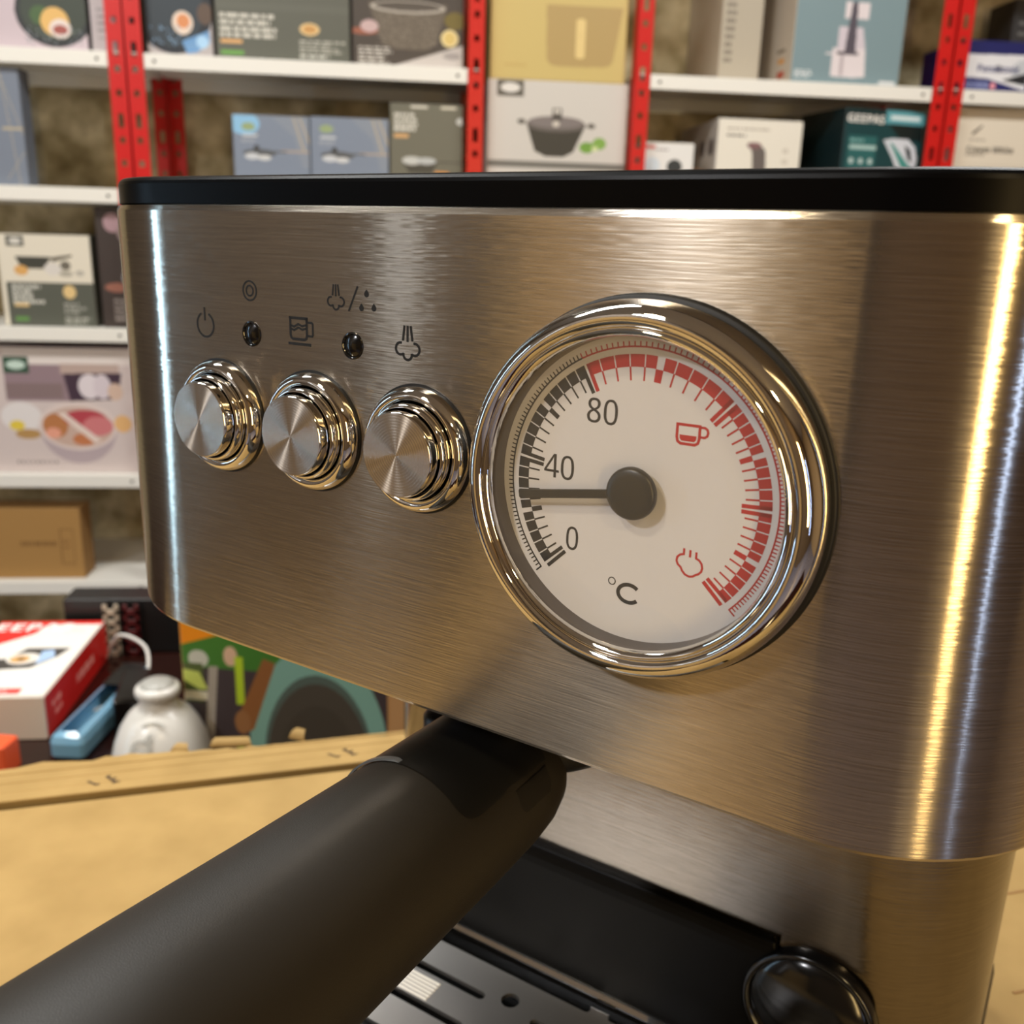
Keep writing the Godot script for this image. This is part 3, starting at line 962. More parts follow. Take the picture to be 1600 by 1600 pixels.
	var p2 := Pic.new(120, 150, rgb(176, 166, 156))
	for i in 4:
		p2.e(0.15 + 0.23 * i, 0.3, 0.07, 0.1, rgb(86, 76, 74))
	p2.poly([Vector2(0.1, 0.6), Vector2(0.7, 0.45), Vector2(0.7, 1.0), Vector2(0.1, 1.0)], rgb(222, 184, 152))
	p2.r(0.72, 0.4, 0.86, 1.0, rgb(64, 54, 80))
	carton("appliance_box", "tall white box printed with a dark grey gadget, left of the teal iron box", "box", 0.728, 0.944, 1.54, 1.75, -2.43, 0.3, M.card_white, p.mat(), "", deg_to_rad(2.0), null, p2.mat())
	p = Pic.new(260, 170, rgb(16, 62, 66)).window(0, 0, 1, 0.65)
	p.r(0.0, 0.0, 0.55, 0.16, rgb(12, 42, 44))
	p.poly([Vector2(0.5, 0.0), Vector2(1.0, 0.0), Vector2(1.0, 0.2), Vector2(0.5, 0.2)], rgb(92, 160, 170))
	p.r(0.56, 0.07, 0.94, 0.14, rgb(220, 234, 236))
	p.poly([Vector2(0.55, 0.2), Vector2(1.0, 0.2), Vector2(1.0, 0.44), Vector2(0.7, 0.4)], rgb(10, 28, 28))
	p.r(0.06, 0.4, 0.42, 1.0, rgb(42, 100, 100))
	p.words(0.08, 0.44, 0.26, 1, 0.05, 0.05, rgb(120, 168, 164), 71)
	p.r(0.08, 0.53, 0.42, 0.6, rgb(170, 200, 196))
	for i in 3:
		p.e(0.12 + 0.12 * i, 0.77, 0.03, 0.045, rgb(186, 206, 204))
	p.poly([Vector2(0.5, 0.44), Vector2(0.6, 0.41), Vector2(0.82, 0.41), Vector2(0.92, 0.52), Vector2(0.96, 0.7), Vector2(0.94, 1.0), Vector2(0.76, 1.0), Vector2(0.64, 0.7)], rgb(214, 218, 226))
	p.poly([Vector2(0.58, 0.46), Vector2(0.64, 0.5), Vector2(0.9, 0.84), Vector2(0.9, 1.0), Vector2(0.84, 0.98), Vector2(0.7, 0.7)], rgb(70, 146, 138))
	p.poly([Vector2(0.78, 0.5), Vector2(0.86, 0.56), Vector2(0.9, 0.76), Vector2(0.84, 0.7)], rgb(12, 36, 36))
	p.poly([Vector2(0.51, 0.86), Vector2(0.57, 0.9), Vector2(0.6, 1.0), Vector2(0.54, 1.0)], rgb(150, 196, 178))
	var iron := carton("iron_box", "dark teal box printed with a white steam iron, beside the paired red uprights", "box", 1.018, 1.245, 1.54, 1.784, -2.41, 0.2, M.card_teal, p.mat(), "", deg_to_rad(10.0))
	lettering(iron, "GEEPAS", 0.0185, Vector3(-0.056, 0.219, 0.1006), M.print_white, true, "lettering", 1.15)
	# ---- far right rack
	p = Pic.new(200, 110, rgb(30, 34, 96)).window(0, 0, 0.68, 1)
	p.poly([Vector2(0.0, 0.27), Vector2(1.0, 0.24), Vector2(1.0, 0.95), Vector2(0.4, 0.74), Vector2(0.0, 0.72)], rgb(226, 226, 230))
	p.e(0.55, 0.53, 0.06, 0.07, rgb(150, 150, 152))
	p.e(0.92, 0.6, 0.16, 0.26, rgb(196, 200, 206))
	p.poly([Vector2(0.62, 0.76), Vector2(1.0, 0.6), Vector2(1.0, 0.84)], rgb(34, 36, 42))
	for i in 5:
		p.r(0.05 + i * 0.08, 0.8, 0.09 + i * 0.08, 0.95, rgb(150, 160, 206))
	p.e(0.5, 0.88, 0.045, 0.07, rgb(226, 150, 160))
	var nav := carton("iron_box", "navy and white iron box on the top shelf at far right", "box", 1.334, 1.59, 1.836, 1.953, -2.43, 0.2, M.card_navy, p.mat())
	lettering(nav, "Panasonic", 0.0165, Vector3(-0.088, 0.054, 0.1006), M.print_navy, true, "lettering", 1.0, 0.0, true)
	p = Pic.new(160, 160, rgb(60, 60, 62))
	p.words(0.1, 0.2, 0.7, 5, 0.1, 0.03, rgb(120, 120, 120), 74)
	carton("appliance_box", "dark grey box behind the navy iron box at far right", "box", 1.575, 1.74, 1.836, 2.1, -2.64, 0.12, M.card_dark, p.mat())
	p = Pic.new(200, 160, rgb(226, 216, 198)).window(0, 0, 0.78, 0.62)
	p.poly([Vector2(0.2, 0.36), Vector2(0.33, 0.24), Vector2(0.34, 0.26), Vector2(0.24, 0.38), Vector2(0.21, 0.39)], rgb(96, 88, 80))
	p.words(0.18, 0.44, 0.36, 1, 0.05, 0.03, rgb(176, 166, 152), 76)
	p.words(0.16, 0.66, 0.36, 1, 0.05, 0.04, rgb(168, 158, 144), 77)
	p.r(0.0, 0.82, 1.0, 0.83, rgb(206, 196, 178))
	var cw := carton("ceiling_lamp_box", "cream box with dark lettering on the second shelf at far right", "box", 1.345, 1.6, 1.54, 1.8, -2.43, 0.26, M.card_white, p.mat())
	lettering(cw, "Cream White", 0.0145, Vector3(-0.095, 0.163, 0.1306), M.print_dark, true, "lettering", 1.0, 0.0, true)

func juicer_face() -> StandardMaterial3D:
	var p := Pic.new(200, 260, rgb(124, 146, 152)).window(0, 0.5, 1, 0.5)
	var w := rgb(222, 212, 214)
	p.poly([Vector2(0.36, 0.56), Vector2(0.66, 0.56), Vector2(0.68, 0.9), Vector2(0.56, 0.92), Vector2(0.36, 0.91)], w)
	p.poly([Vector2(0.4, 0.3), Vector2(0.62, 0.3), Vector2(0.66, 0.56), Vector2(0.4, 0.58)], rgb(206, 196, 204))
	p.r(0.44, 0.0, 0.66, 0.2, w)
	p.poly([Vector2(0.5, 0.0), Vector2(0.55, 0.0), Vector2(0.57, 0.62), Vector2(0.47, 0.62)], rgb(84, 78, 88))
	p.r(0.4, 0.6, 0.6, 0.64, rgb(92, 84, 92))
	p.r(0.44, 0.64, 0.47, 0.9, rgb(178, 166, 170))
	p.r(0.3, 0.62, 0.36, 0.65, w)
	p.words(0.03, 0.85, 0.2, 3, 0.035, 0.022, rgb(226, 228, 228), 81)
	p.r(0.82, 0.94, 0.97, 0.975, rgb(222, 222, 222))
	return p.mat()

# ---------------------------------------------------------------- table and the big carton
func build_table() -> void:
	var t := thing("table", "glossy dark mahogany table carrying the carton and small appliances", "table", Transform3D(Basis(), Vector3(-0.35, 0, -0.5)))
	part("tabletop", box(Vector3(-1.15, 0.815, -0.9), Vector3(1.15, 0.85, 0.95), 0.004), M.wood, t)
	for x in [-1.08, 1.08]:
		for z in [-0.83, 0.88]:
			part("leg", box(Vector3(x - 0.03, 0, z - 0.03), Vector3(x + 0.03, 0.815, z + 0.03), 0.004), M.wood, t)

func build_carton() -> void:
	# far edge of the lid runs from (-0.225, -0.477) to (-0.04, -0.509)
	var turn := Basis(Vector3.UP, atan2(0.032, 0.185))
	var o := Vector3(-0.1325, 0.85, -0.493)
	var t := thing("carton", "large torn open cardboard carton that the coffee machine stands on", "carton", Transform3D(turn, o))
	part("body", box(Vector3(-0.34, 0.0, 0.03), Vector3(0.62, 0.2925, 0.53), 0.003), M.cardboard, t)
	part("lid_panel", box(Vector3(-0.345, 0.2928, 0.0055), Vector3(0.625, 0.2965, 0.535), 0.0012), M.cardboard, t)
	# torn flap beyond the slit: a strip with a ragged far edge, standing a little higher than the lid
	var st := begin()
	var g := FastNoiseLite.new()
	g.seed = 4
	g.frequency = 9.0
	var g2 := FastNoiseLite.new()
	g2.seed = 9
	g2.frequency = 60.0
	var near := []
	var far := []
	for k in 121:
		var x := -0.34 + 0.84 * k / 120.0
		near.append(Vector2(x, -0.0012 + 0.0006 * sin(x * 20.0)))
		var f := -0.043 + 0.007 * g.get_noise_1d(x) + 0.004 * g2.get_noise_1d(x)
		f += 0.009 * smoothstep(-0.06, 0.1, x)
		if x < -0.095 and x > -0.3:
			f += 0.004
		far.append(Vector2(x, f))
	far.reverse()
	var ol: Array = near + far
	add_loft(st, ol, [[0.0006, 0.0], [0.0, 0.001], [0.0, 0.0055], [0.0005, 0.006]], false)
	var flap := part("torn_flap", st.commit(), M.cardboard, t, Vector3(0, 0.2908, 0))
	flap.rotation.x = deg_to_rad(-3.0)
	var ridge := begin()
	for k in 3:
		var z := -0.0125 - 0.0105 * k
		add_box(ridge, Vector3(-0.338, 0.0058, z - 0.0012), Vector3(0.5, 0.0062 + 0.0002 * k, z + 0.0012), 0.0005)
	part("fold_ridge", ridge.commit(), M.cardboard, flap)
	# the body of the box carries on behind the flap down to the table
	part("rear_wall", box(Vector3(-0.34, 0.0, -0.04), Vector3(0.5, 0.2895, -0.03), 0.002), M.cardboard, t)
	# loose torn curls of paper along the ragged edge
	var curls := [[-0.004, 0.007, 1.2, 0.006], [0.026, 0.008, 1.4, 0.013], [0.066, 0.011, 0.9, 0.006]]
	for c in curls:
		var s := begin()
		var pts := []
		for k in 7:
			var a := k / 6.0 * 1.9
			pts.append(Vector3(0.004 * (1.0 - cos(a)) * cos(c[2]), c[1] * sin(a) * 0.45, -0.004 * (1.0 - cos(a)) * sin(c[2])))
		for k in 6:
			var wd: Vector3 = Vector3(sin(c[2]), 0, cos(c[2])) * (c[3] - 0.0005 * k)
			var wd2: Vector3 = Vector3(sin(c[2]), 0, cos(c[2])) * (c[3] - 0.0005 * (k + 1))
			var n: Vector3 = (pts[k + 1] - pts[k]).cross(wd).normalized()
			var th := n * 0.0005
			flat_quad(s, pts[k] - wd + th, pts[k] + wd + th, pts[k + 1] + wd2 + th, pts[k + 1] - wd2 + th, n)
			flat_quad(s, pts[k] - wd - th, pts[k] + wd - th, pts[k + 1] + wd2 - th, pts[k + 1] - wd2 - th, -n)
		part("torn_curl", s.commit(), M.cardboard, flap, Vector3(c[0], 0.005, -0.041))
	# dark printed marks on the flap
	var ink := mat(rgb(62, 44, 28), 0.7)
	for c in [[-0.043, -0.011], [0.092, -0.012]]:
		var s := begin()
		for q in [[[-0.009, 0.003], [-0.004, -0.002]], [[-0.0045, -0.0022], [-0.002, -0.0016]], [[0.0005, 0.0065], [0.0065, -0.0015]], [[0.0005, 0.0065], [0.003, 0.0068]], [[0.003, 0.0012], [0.006, 0.004]], [[0.0045, -0.002], [0.0085, -0.001]]]:
			add_stroke(s, [Vector2(q[0][0], q[0][1]), Vector2(q[1][0], q[1][1])], 0.0014, 0.0, 0.0001)
		var mk := part("printed_mark", s.commit(), ink, flap, Vector3(c[0], 0.0062, c[1]))
		mk.rotation.x = -PI / 2
	# creases on the lid at the right
	var cr := begin()
	for z in [0.19, 0.245, 0.3]:
		add_box(cr, Vector3(0.35, 0.2964, z), Vector3(0.625, 0.2969, z + 0.0015), 0.0002)
	part("crease", cr.commit(), M.card_brown, t)

# ---------------------------------------------------------------- the espresso machine
func mpart(called: String, mesh: Mesh, m: Material, parent: Node) -> MeshInstance3D:
	return part(called, mesh, m, parent, Vector3.ZERO if parent.has_meta("in_frame") else Vector3(0, BASE, 0))

func build_machine() -> void:
	var t := thing("espresso_machine", "brushed steel espresso machine with three round buttons and a large temperature gauge", "coffee machine", machine_at.translated_local(Vector3(0, -BASE, 0)))
	var o := plan(-CR - 0.002, PW + CR, 0.0, -0.235, CR, 0.02, 16, CR + 0.007)
	# head: brushed steel sheet with a rolled top edge
	var st := begin()
	add_loft(st, o, [[0.0016, -PH], [0.0004, -PH + 0.0004], [0.0, -PH + 0.0012], [0.0, -0.0016], [0.0005, -0.0004], [0.0016, 0.0], [0.004, 0.0]], true)
	mpart("head_shell", st.commit(), M.steel, t)
	mpart("head_underside", loft(plan(-CR + 0.003, PW + CR - 0.003, -0.003, -0.23, CR - 0.003, 0.018), [[0.001, -PH - 0.0015], [0.0, -PH - 0.0005], [0.0, -PH + 0.002]]), M.black_satin, t)
	mpart("lid", loft(plan(-CR + 0.0012, PW + CR - 0.0012, -0.0012, -0.233, CR - 0.0012, 0.019), [[0.0, 0.0], [0.0, 0.0046], [0.0002, 0.0053], [0.0007, 0.0059], [0.0013, 0.0062], [0.002, 0.0063]]), M.lid, t)
	# column below the head
	mpart("column", loft(plan(-0.0225, 0.203, -0.098, -0.232, CR, 0.02), [[0.0, -BASE + 0.012], [0.0, -PH - 0.001]]), M.column_steel, t)
	# base with the drip tray
	mpart("base", loft(plan(-0.0235, 0.204, -0.09, -0.234, CR, 0.02), [[0.002, -BASE], [0.0, -BASE + 0.002], [0.0, -BASE + 0.03], [0.001, -BASE + 0.032]]), M.black_satin, t)
	var tray_o := plan(-0.028, 0.196, 0.03, -0.0975, 0.03, 0.006)
	var tr := begin()
	add_loft(tr, tray_o, [[0.002, -BASE], [0.0, -BASE + 0.002], [0.0, -0.2615], [0.001, -0.2602], [0.0035, -0.2602], [0.004, -0.2625], [0.0045, -0.285]], true)
	mpart("drip_tray", tr.commit(), M.black_gloss, t)
	build_grill(t)
	var lip := begin()
	add_box(lip, Vector3(-0.018, -0.2615, -0.0978), Vector3(0.186, -0.2585, -0.0935), 0.0012)
	mpart("tray_lip", lip.commit(), M.chrome, t)
	# glossy black back wall of the tray, swelling out of the column
	mpart("splash_panel", loft(plan(-0.018, 0.147, -0.0952, -0.0985, 0.0025, 0.0005, 8), [[0.0, -0.2585], [0.0, -0.218], [0.0003, -0.2155], [0.0008, -0.2135], [0.0014, -0.212], [0.0022, -0.211], [0.003, -0.2105]]), M.splash, t)
	# group head under the front of the head
	var gh := begin()
	add_lathe(gh, mm([[0, -PH * 1000 - 14], [29, -PH * 1000 - 14], [31.5, -PH * 1000 - 12.5], [33, -PH * 1000 - 9], [33, -PH * 1000], [0, -PH * 1000]]), Vector3(0.084, 0, -0.055), "y", 56)
	mpart("group_head", gh.commit(), M.black_satin, t)
	# glossy black knob on the column
	var kn := Node3D.new()
	kn.name = "steam_knob"
	t.add_child(kn, true)
	kn.position = Vector3(0.1577, -0.2305 + BASE, -0.098)
	part("knob_dome", lathe(mm([[0, 7.6], [5, 7.4], [10, 6.6], [14.5, 5.2], [17.2, 3.8], [18.0, 3.0]]), Vector3.ZERO, "z", 56), M.black_gloss, kn)
	part("knob_rim", lathe(mm([[17.8, 2.8], [18.4, 3.6], [19.2, 4.0], [19.9, 3.8], [20.4, 3.0], [20.6, 0.0]]), Vector3.ZERO, "z", 56), M.black_gloss, kn)
	build_buttons(t)
	build_icons(t)
	build_gauge(t)

func build_grill(t: Node3D) -> void:
	var c := CSGCombiner3D.new()
	c.name = "drip_grill"
	t.add_child(c, true)
	c.position = Vector3(0, BASE, 0)
	var plate := CSGBox3D.new()
	plate.name = "plate"
	plate.size = Vector3(0.21, 0.0016, 0.115)
	plate.position = Vector3(0.084, -0.2628, -0.0335)
	plate.material = M.plate_steel
	c.add_child(plate)
	# slots [x0, x1, z]; the two broken ones leave room for the hole between them
	var slots := [[0.0, 0.0862, -0.0895], [-0.01, 0.0525, -0.0735], [-0.01, 0.0535, -0.0582], [0.075, 0.178, -0.0582], [0.075, 0.178, -0.0735], [0.096, 0.178, -0.0905], [-0.01, 0.178, -0.042], [-0.01, 0.178, -0.026], [-0.01, 0.178, -0.01], [-0.01, 0.178, 0.006]]
	for s in slots:
		var b := CSGBox3D.new()
		b.name = "slot"
		b.operation = CSGShape3D.OPERATION_SUBTRACTION
		b.size = Vector3(s[1] - s[0], 0.01, 0.0036)
		b.position = Vector3((s[0] + s[1]) * 0.5, -0.2628, s[2])
		b.material = M.plate_steel
		c.add_child(b, true)
		for x in [s[0], s[1]]:
			add_drill(c, Vector3(x, -0.2628, s[2]), 0.0018)
	add_drill(c, Vector3(0.0626, -0.2628, -0.0775), 0.0033)
	# raised ribs between two slots, coloured white for the light they catch
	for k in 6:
		mpart("glint_rib", box(Vector3(0.0, -0.2621, -0.0697 + 0.0016 * k), Vector3(0.0383, -0.2616, -0.0687 + 0.0016 * k), 0.0002), M.print_white, t)

func add_drill(c: Node, at: Vector3, r: float) -> void:
	var d := CSGCylinder3D.new()
	d.name = "drill"
	d.operation = CSGShape3D.OPERATION_SUBTRACTION
	d.radius = r
	d.height = 0.012
	d.sides = 20
	d.position = at
	d.material = M.plate_steel
	c.add_child(d, true)

func build_buttons(t: Node3D) -> void:
	var ring := lathe(mm([[13.45, 0], [13.5, 0.7], [13.2, 1.9], [12.6, 2.8], [11.9, 3.3], [11.3, 3.3], [10.8, 2.9], [10.5, 2.2], [10.4, 1.2]]), Vector3.ZERO, "z", 72)
	var collar := lathe(mm([[10.3, 1.2], [10.3, 4.0], [10.15, 4.7], [9.8, 5.1], [9.5, 5.1], [9.3, 4.7], [9.2, 4.0]]), Vector3.ZERO, "z", 72)
	var wall := lathe(mm([[9.05, 2.0], [9.05, 7.0], [8.95, 7.4], [8.75, 7.6]]), Vector3.ZERO, "z", 72)
	var cap := begin()
	# turned face: fine concentric steps
	var prof := []
	for k in 30:
		var r := 8.75 - 8.75 * k / 29.0
		prof.append([maxf(r, 0.0), 7.6 + (0.012 if k % 2 == 1 else 0.0)])
	add_lathe(cap, mm(prof), Vector3.ZERO, "z", 72, 0.99999)
	var cm := cap.commit()
	# flat normals on the face keep the turned look to the anisotropy
	var seat := lathe(mm([[13.9, 0.0], [13.9, 0.25], [13.3, 0.25]]), Vector3.ZERO, "z", 72)
	for k in 3:
		var b := Node3D.new()
		b.name = "push_button"
		t.add_child(b, true)
		b.position = Vector3(0.02207 + 0.02988 * k, -0.0492 + BASE, 0)
		part("seat_ring", seat, M.gasket, b)
		part("bezel_ring", ring, M.chrome, b)
		part("collar", collar, M.chrome, b)
		part("cap_wall", wall, M.chrome, b)
		part("cap_face", cm, M.cap, b)
	for x in [[0.03305, -0.0287], [0.0639, -0.02895]]:
		var n := Node3D.new()
		n.name = "indicator_light"
		t.add_child(n, true)
		n.position = Vector3(x[0], x[1] + BASE, 0)
		part("lens_rim", lathe(mm([[2.95, 0.0], [2.9, 0.25], [2.6, 0.35], [2.35, 0.1], [2.3, 0.02]]), Vector3.ZERO, "z", 36), M.black_gloss, n)
		part("lens", lathe(mm([[2.35, 0.03], [1.9, 0.25], [1.2, 0.5], [0.6, 0.62], [0, 0.66]]), Vector3.ZERO, "z", 36), M.black_gloss, n)

func ink_part(called: String, parent: Node, m: Material, build: Callable, z := 0.0) -> void:
	var st := begin()
	build.call(st)
	part(called, st.commit(), m, parent, Vector3(0, BASE, z))

func add_steam(st: SurfaceTool, c: Vector2, s: float) -> void:
	# three rising lines over a three-lobed puff; c is its middle, s its half width
	for k in [-1, 0, 1]:
		add_stroke(st, [c + Vector2(0.4 * k, 0.05 if k == 0 else 0.12) * s, c + Vector2(0.26 * k, 1.12) * s], s * 0.17, 0.0)
	add_stroke(st, ring_pts(c + Vector2(-0.6, -0.42) * s, 0.4 * s, 0.4 * s, 20, deg_to_rad(75), deg_to_rad(300)), s * 0.17, 0.0)
	add_stroke(st, ring_pts(c + Vector2(0.6, -0.42) * s, 0.4 * s, 0.4 * s, 20, deg_to_rad(-120), deg_to_rad(105)), s * 0.17, 0.0)
	add_stroke(st, ring_pts(c + Vector2(0.0, -0.78) * s, 0.36 * s, 0.36 * s, 20, deg_to_rad(165), deg_to_rad(375)), s * 0.17, 0.0)

func build_icons(t: Node3D) -> void:
	var u := 0.001
	ink_part("power_symbol", t, M.ink, func(st):
		add_stroke(st, ring_pts(Vector2(17.35, -27.7) * u, 2.85 * u, 2.85 * u, 40, deg_to_rad(116), deg_to_rad(424)), 0.5 * u, 0.0)
		add_stroke(st, [Vector2(17.25, -23.6) * u, Vector2(17.25, -26.7) * u], 0.5 * u, 0.0))
	ink_part("brew_ring_symbol", t, M.ink, func(st):
		add_stroke(st, ring_pts(Vector2(33.0, -18.95) * u, 2.15 * u, 2.15 * u, 40), 0.4 * u, 0.0, 0.00006, true)
		add_stroke(st, ring_pts(Vector2(33.0, -18.95) * u, 1.1 * u, 1.15 * u, 32), 0.4 * u, 0.0, 0.00006, true))
	ink_part("steam_or_water_symbol", t, M.ink, func(st):
		add_steam(st, Vector2(59.35, -18.9) * u, 2.35 * u)
		add_stroke(st, [Vector2(65.6, -16.35) * u, Vector2(63.0, -21.65) * u], 0.42 * u, 0.0)
		for d in [[68.0, -17.9], [66.55, -20.85], [69.98, -20.7]]:
			var c := Vector2(d[0], d[1]) * u
			var p := [c + Vector2(0, 1.0) * u]
			p.append_array(ring_pts(c, 0.62 * u, 0.62 * u, 14, deg_to_rad(150), deg_to_rad(390)))
			add_slab(st, p, 0.0))
	ink_part("cup_symbol", t, M.ink, func(st):
		var w := 0.6 * u
		add_stroke(st, [Vector2(45.2, -24.15) * u, Vector2(50.9, -24.15) * u], w, 0.0)
		add_stroke(st, [Vector2(45.55, -24.0) * u, Vector2(45.55, -27.9) * u, Vector2(45.75, -28.5) * u, Vector2(46.3, -28.8) * u, Vector2(49.8, -28.8) * u, Vector2(50.35, -28.5) * u, Vector2(50.55, -27.9) * u, Vector2(50.55, -24.0) * u], w, 0.0)
		add_stroke(st, [Vector2(50.6, -24.95) * u, Vector2(52.15, -24.95) * u, Vector2(52.35, -25.2) * u, Vector2(52.35, -27.6) * u, Vector2(52.15, -27.9) * u, Vector2(50.6, -27.9) * u], w * 0.8, 0.0)
		for y in [-25.75, -26.5]:
			add_stroke(st, [Vector2(45.6, y) * u, Vector2(46.7, y - 0.35) * u, Vector2(48.0, y + 0.3) * u, Vector2(49.2, y - 0.1) * u, Vector2(50.5, y + 0.25) * u], w * 0.8, 0.0)
		add_stroke(st, [Vector2(44.8, -29.85) * u, Vector2(51.7, -29.85) * u], w, 0.0))
	ink_part("steam_symbol", t, M.ink, func(st):
		add_steam(st, Vector2(78.95, -27.1) * u, 3.1 * u))

func pol(a: float, r: float) -> Vector2:
	return Vector2(cos(deg_to_rad(a)), sin(deg_to_rad(a))) * r * 0.001

func add_sector(st: SurfaceTool, a0: float, a1: float, r0: float, r1: float) -> void:
	var steps := maxi(1, int(absf(a1 - a0) / 2.0))
	for k in steps:
		var p := a0 + (a1 - a0) * k / steps
		var q := a0 + (a1 - a0) * (k + 1) / steps
		add_slab(st, [pol(p, r0), pol(q, r0), pol(q, r1), pol(p, r1)], 0.0, 0.00004)

func add_radial(st: SurfaceTool, a: float, r0: float, r1: float, w: float) -> void:
	add_stroke(st, [pol(a, r0), pol(a, r1)], w * 0.001, 0.0, 0.00004)

# dial angle (degrees, counter-clockwise from the right) at a scale value
func dial_angle(v: float) -> float:
	var stops := [[0.0, -136.9], [40.0, -188.6], [80.0, -242.1], [120.0, -312.4], [160.0, -358.1], [200.0, -403.0]]
	for i in 5:
		if v <= stops[i + 1][0] + 1e-6:
			var f: float = (v - stops[i][0]) / 40.0
			return lerpf(stops[i][1], stops[i + 1][1], f)
	return -403.0

func build_gauge(t: Node3D) -> void:
	var g := Node3D.new()
	g.name = "temperature_gauge"
	t.add_child(g, true)
	g.position = Vector3(0.1336, -0.0497 + BASE, 0)
	part("gasket", lathe(mm([[35.6, 0], [35.5, 0.9], [35.0, 1.3], [33.5, 1.3]]), Vector3.ZERO, "z", 120), M.gasket, g)
	part("bezel", lathe(mm([[33.6, 1.0], [34.5, 1.5], [34.75, 2.6], [34.7, 4.2], [34.3, 6.0], [33.5, 7.5], [32.5, 8.4], [31.6, 8.6], [30.9, 8.4], [30.45, 8.0], [30.2, 7.6], [29.9, 8.0], [29.5, 8.2], [29.0, 8.0], [28.65, 7.4], [28.5, 6.7]]), Vector3.ZERO, "z", 144, 0.7), M.chrome, g)
	part("inner_wall", lathe(mm([[28.5, 6.7], [28.55, 2.3]]), Vector3.ZERO, "z", 120), M.inner_wall, g)
	part("dial", lathe(mm([[0, 2.4], [29.0, 2.4], [29.0, 1.5], [0, 1.5]]), Vector3.ZERO, "z", 96), M.dial_white, g)
	var zt := 0.0024
	var blk := begin()
	var red := begin()
	for seg in 5:
		var st := blk if seg < 2 else red
		var v0 := 40.0 * seg
		var aw: float = absf(dial_angle(v0 + 4) - dial_angle(v0))
		# long limbs on both sides of the white gap at each major mark
		add_radial(st, dial_angle(v0) - 1.4, 19.8, 25.1, 0.72)
		add_radial(st, dial_angle(v0 + 40) + 1.4, 19.8, 25.1, 0.72)
		var mid := 1.1 if aw < 6.0 else 1.7
		# outer band of blocks with white gaps at the minor marks, a wide gap at the middle
		for k in 10:
			var a := dial_angle(v0 + 4.0 * k)
			var b := dial_angle(v0 + 4.0 * (k + 1))
			var ga := 0.3
			var gb := 0.3
			if k == 0:
				ga = 0.6
			if k == 9:
				gb = 0.6
			if k == 5:
				ga = mid
			if k == 4:
				gb = mid
			add_sector(st, a - ga, b + gb, 22.9, 25.15)
			if k > 0 and k != 5:
				add_radial(st, a, 20.5, 22.95, 0.32)
			if k == 5:
				add_sector(st, a - mid - 0.1, a + mid + 0.1, 20.6, 22.9)
	# the lone bars before the first mark and after the last one
	add_radial(blk, dial_angle(0) + 1.5, 19.8, 25.0, 0.72)
	add_radial(red, dial_angle(200) - 1.5, 19.8, 25.0, 0.72)
	# fine outer scale
	for seg in 50:
		var st := blk if seg < 20 else red
		var a := dial_angle(seg * 4.0)
		var b := dial_angle(seg * 4.0 + 4.0)
		add_sector(st, a, b, 26.3, 26.6)
		for k in 3:
			add_radial(st, lerpf(a, b, k / 3.0), 26.5, 27.4, 0.24)
	add_radial(blk, dial_angle(0), 26.35, 27.9, 0.3)
	add_radial(red, dial_angle(200), 26.35, 27.9, 0.3)
	part("black_scale", blk.commit(), M.dial_black, g, Vector3(0, 0, zt))
	part("red_scale", red.commit(), M.dial_red, g, Vector3(0, 0, zt))
	lettering(g, "0", 0.0016, Vector3(-0.0127, -0.0111, zt), M.dial_black, false, "numeral", 0.9)
	lettering(g, "40", 0.0016, Vector3(-0.0161, 0.0025, zt), M.dial_black, false, "numeral", 0.98)
	lettering(g, "80", 0.0016, Vector3(-0.0077, 0.0141, zt), M.dial_black, false, "numeral", 0.98)
	var deg := begin()
	add_stroke(deg, ring_pts(Vector2(-3.75, -17.7) * 0.001, 0.0007, 0.0007, 24), 0.0002, 0.0, 0.00004, true)
	add_stroke(deg, ring_pts(Vector2(-0.15, -19.5) * 0.001, 0.0022, 0.00175, 32, deg_to_rad(40), deg_to_rad(320)), 0.00075, 0.0, 0.00004)
	part("degree_mark", deg.commit(), M.dial_black, g, Vector3(0, 0, zt))
	# red cup
	var cup := begin()
	var u := 0.001
	var cp := [[7.0, 13.75], [7.0, 11.5], [7.2, 10.75], [7.75, 10.4], [10.4, 10.4], [10.95, 10.75], [11.15, 11.5], [11.15, 13.75]]
	var line := []
	for q in cp:
		line.append(Vector2(q[0], q[1]) * u)
	add_stroke(cup, line, 0.5 * u, 0.0, 0.00004, true)
	add_stroke(cup, [Vector2(11.2, 13.6) * u, Vector2(12.1, 13.6) * u, Vector2(12.55, 13.3) * u, Vector2(12.7, 12.8) * u, Vector2(12.55, 12.2) * u, Vector2(12.1, 11.9) * u, Vector2(11.2, 11.9) * u], 0.42 * u, 0.0, 0.00004)
	add_slab(cup, [Vector2(7.5, 11.95) * u, Vector2(7.55, 11.3) * u, Vector2(7.9, 10.9) * u, Vector2(10.25, 10.9) * u, Vector2(10.6, 11.3) * u, Vector2(10.65, 11.95) * u], 0.0, 0.00004)
	part("cup_mark", cup.commit(), M.dial_red, g, Vector3(0, 0, zt))
	# red steam cloud
	var cl := begin()
	var cpts := []
	for q in [[10.1, -8.45], [10.1, -9.55], [9.4, -9.75], [8.9, -10.3], [8.8, -11.0], [9.1, -11.65], [9.7, -12.1], [10.0, -12.7], [10.6, -13.3], [11.4, -13.55], [12.1, -13.4], [12.6, -13.0], [13.1, -12.75], [13.6, -12.2], [13.75, -11.5], [13.55, -10.7], [13.05, -10.15], [12.45, -9.9], [12.45, -8.75]]:
		cpts.append(Vector2(q[0], q[1]) * u)
	add_stroke(cl, cpts, 0.4 * u, 0.0, 0.00004)
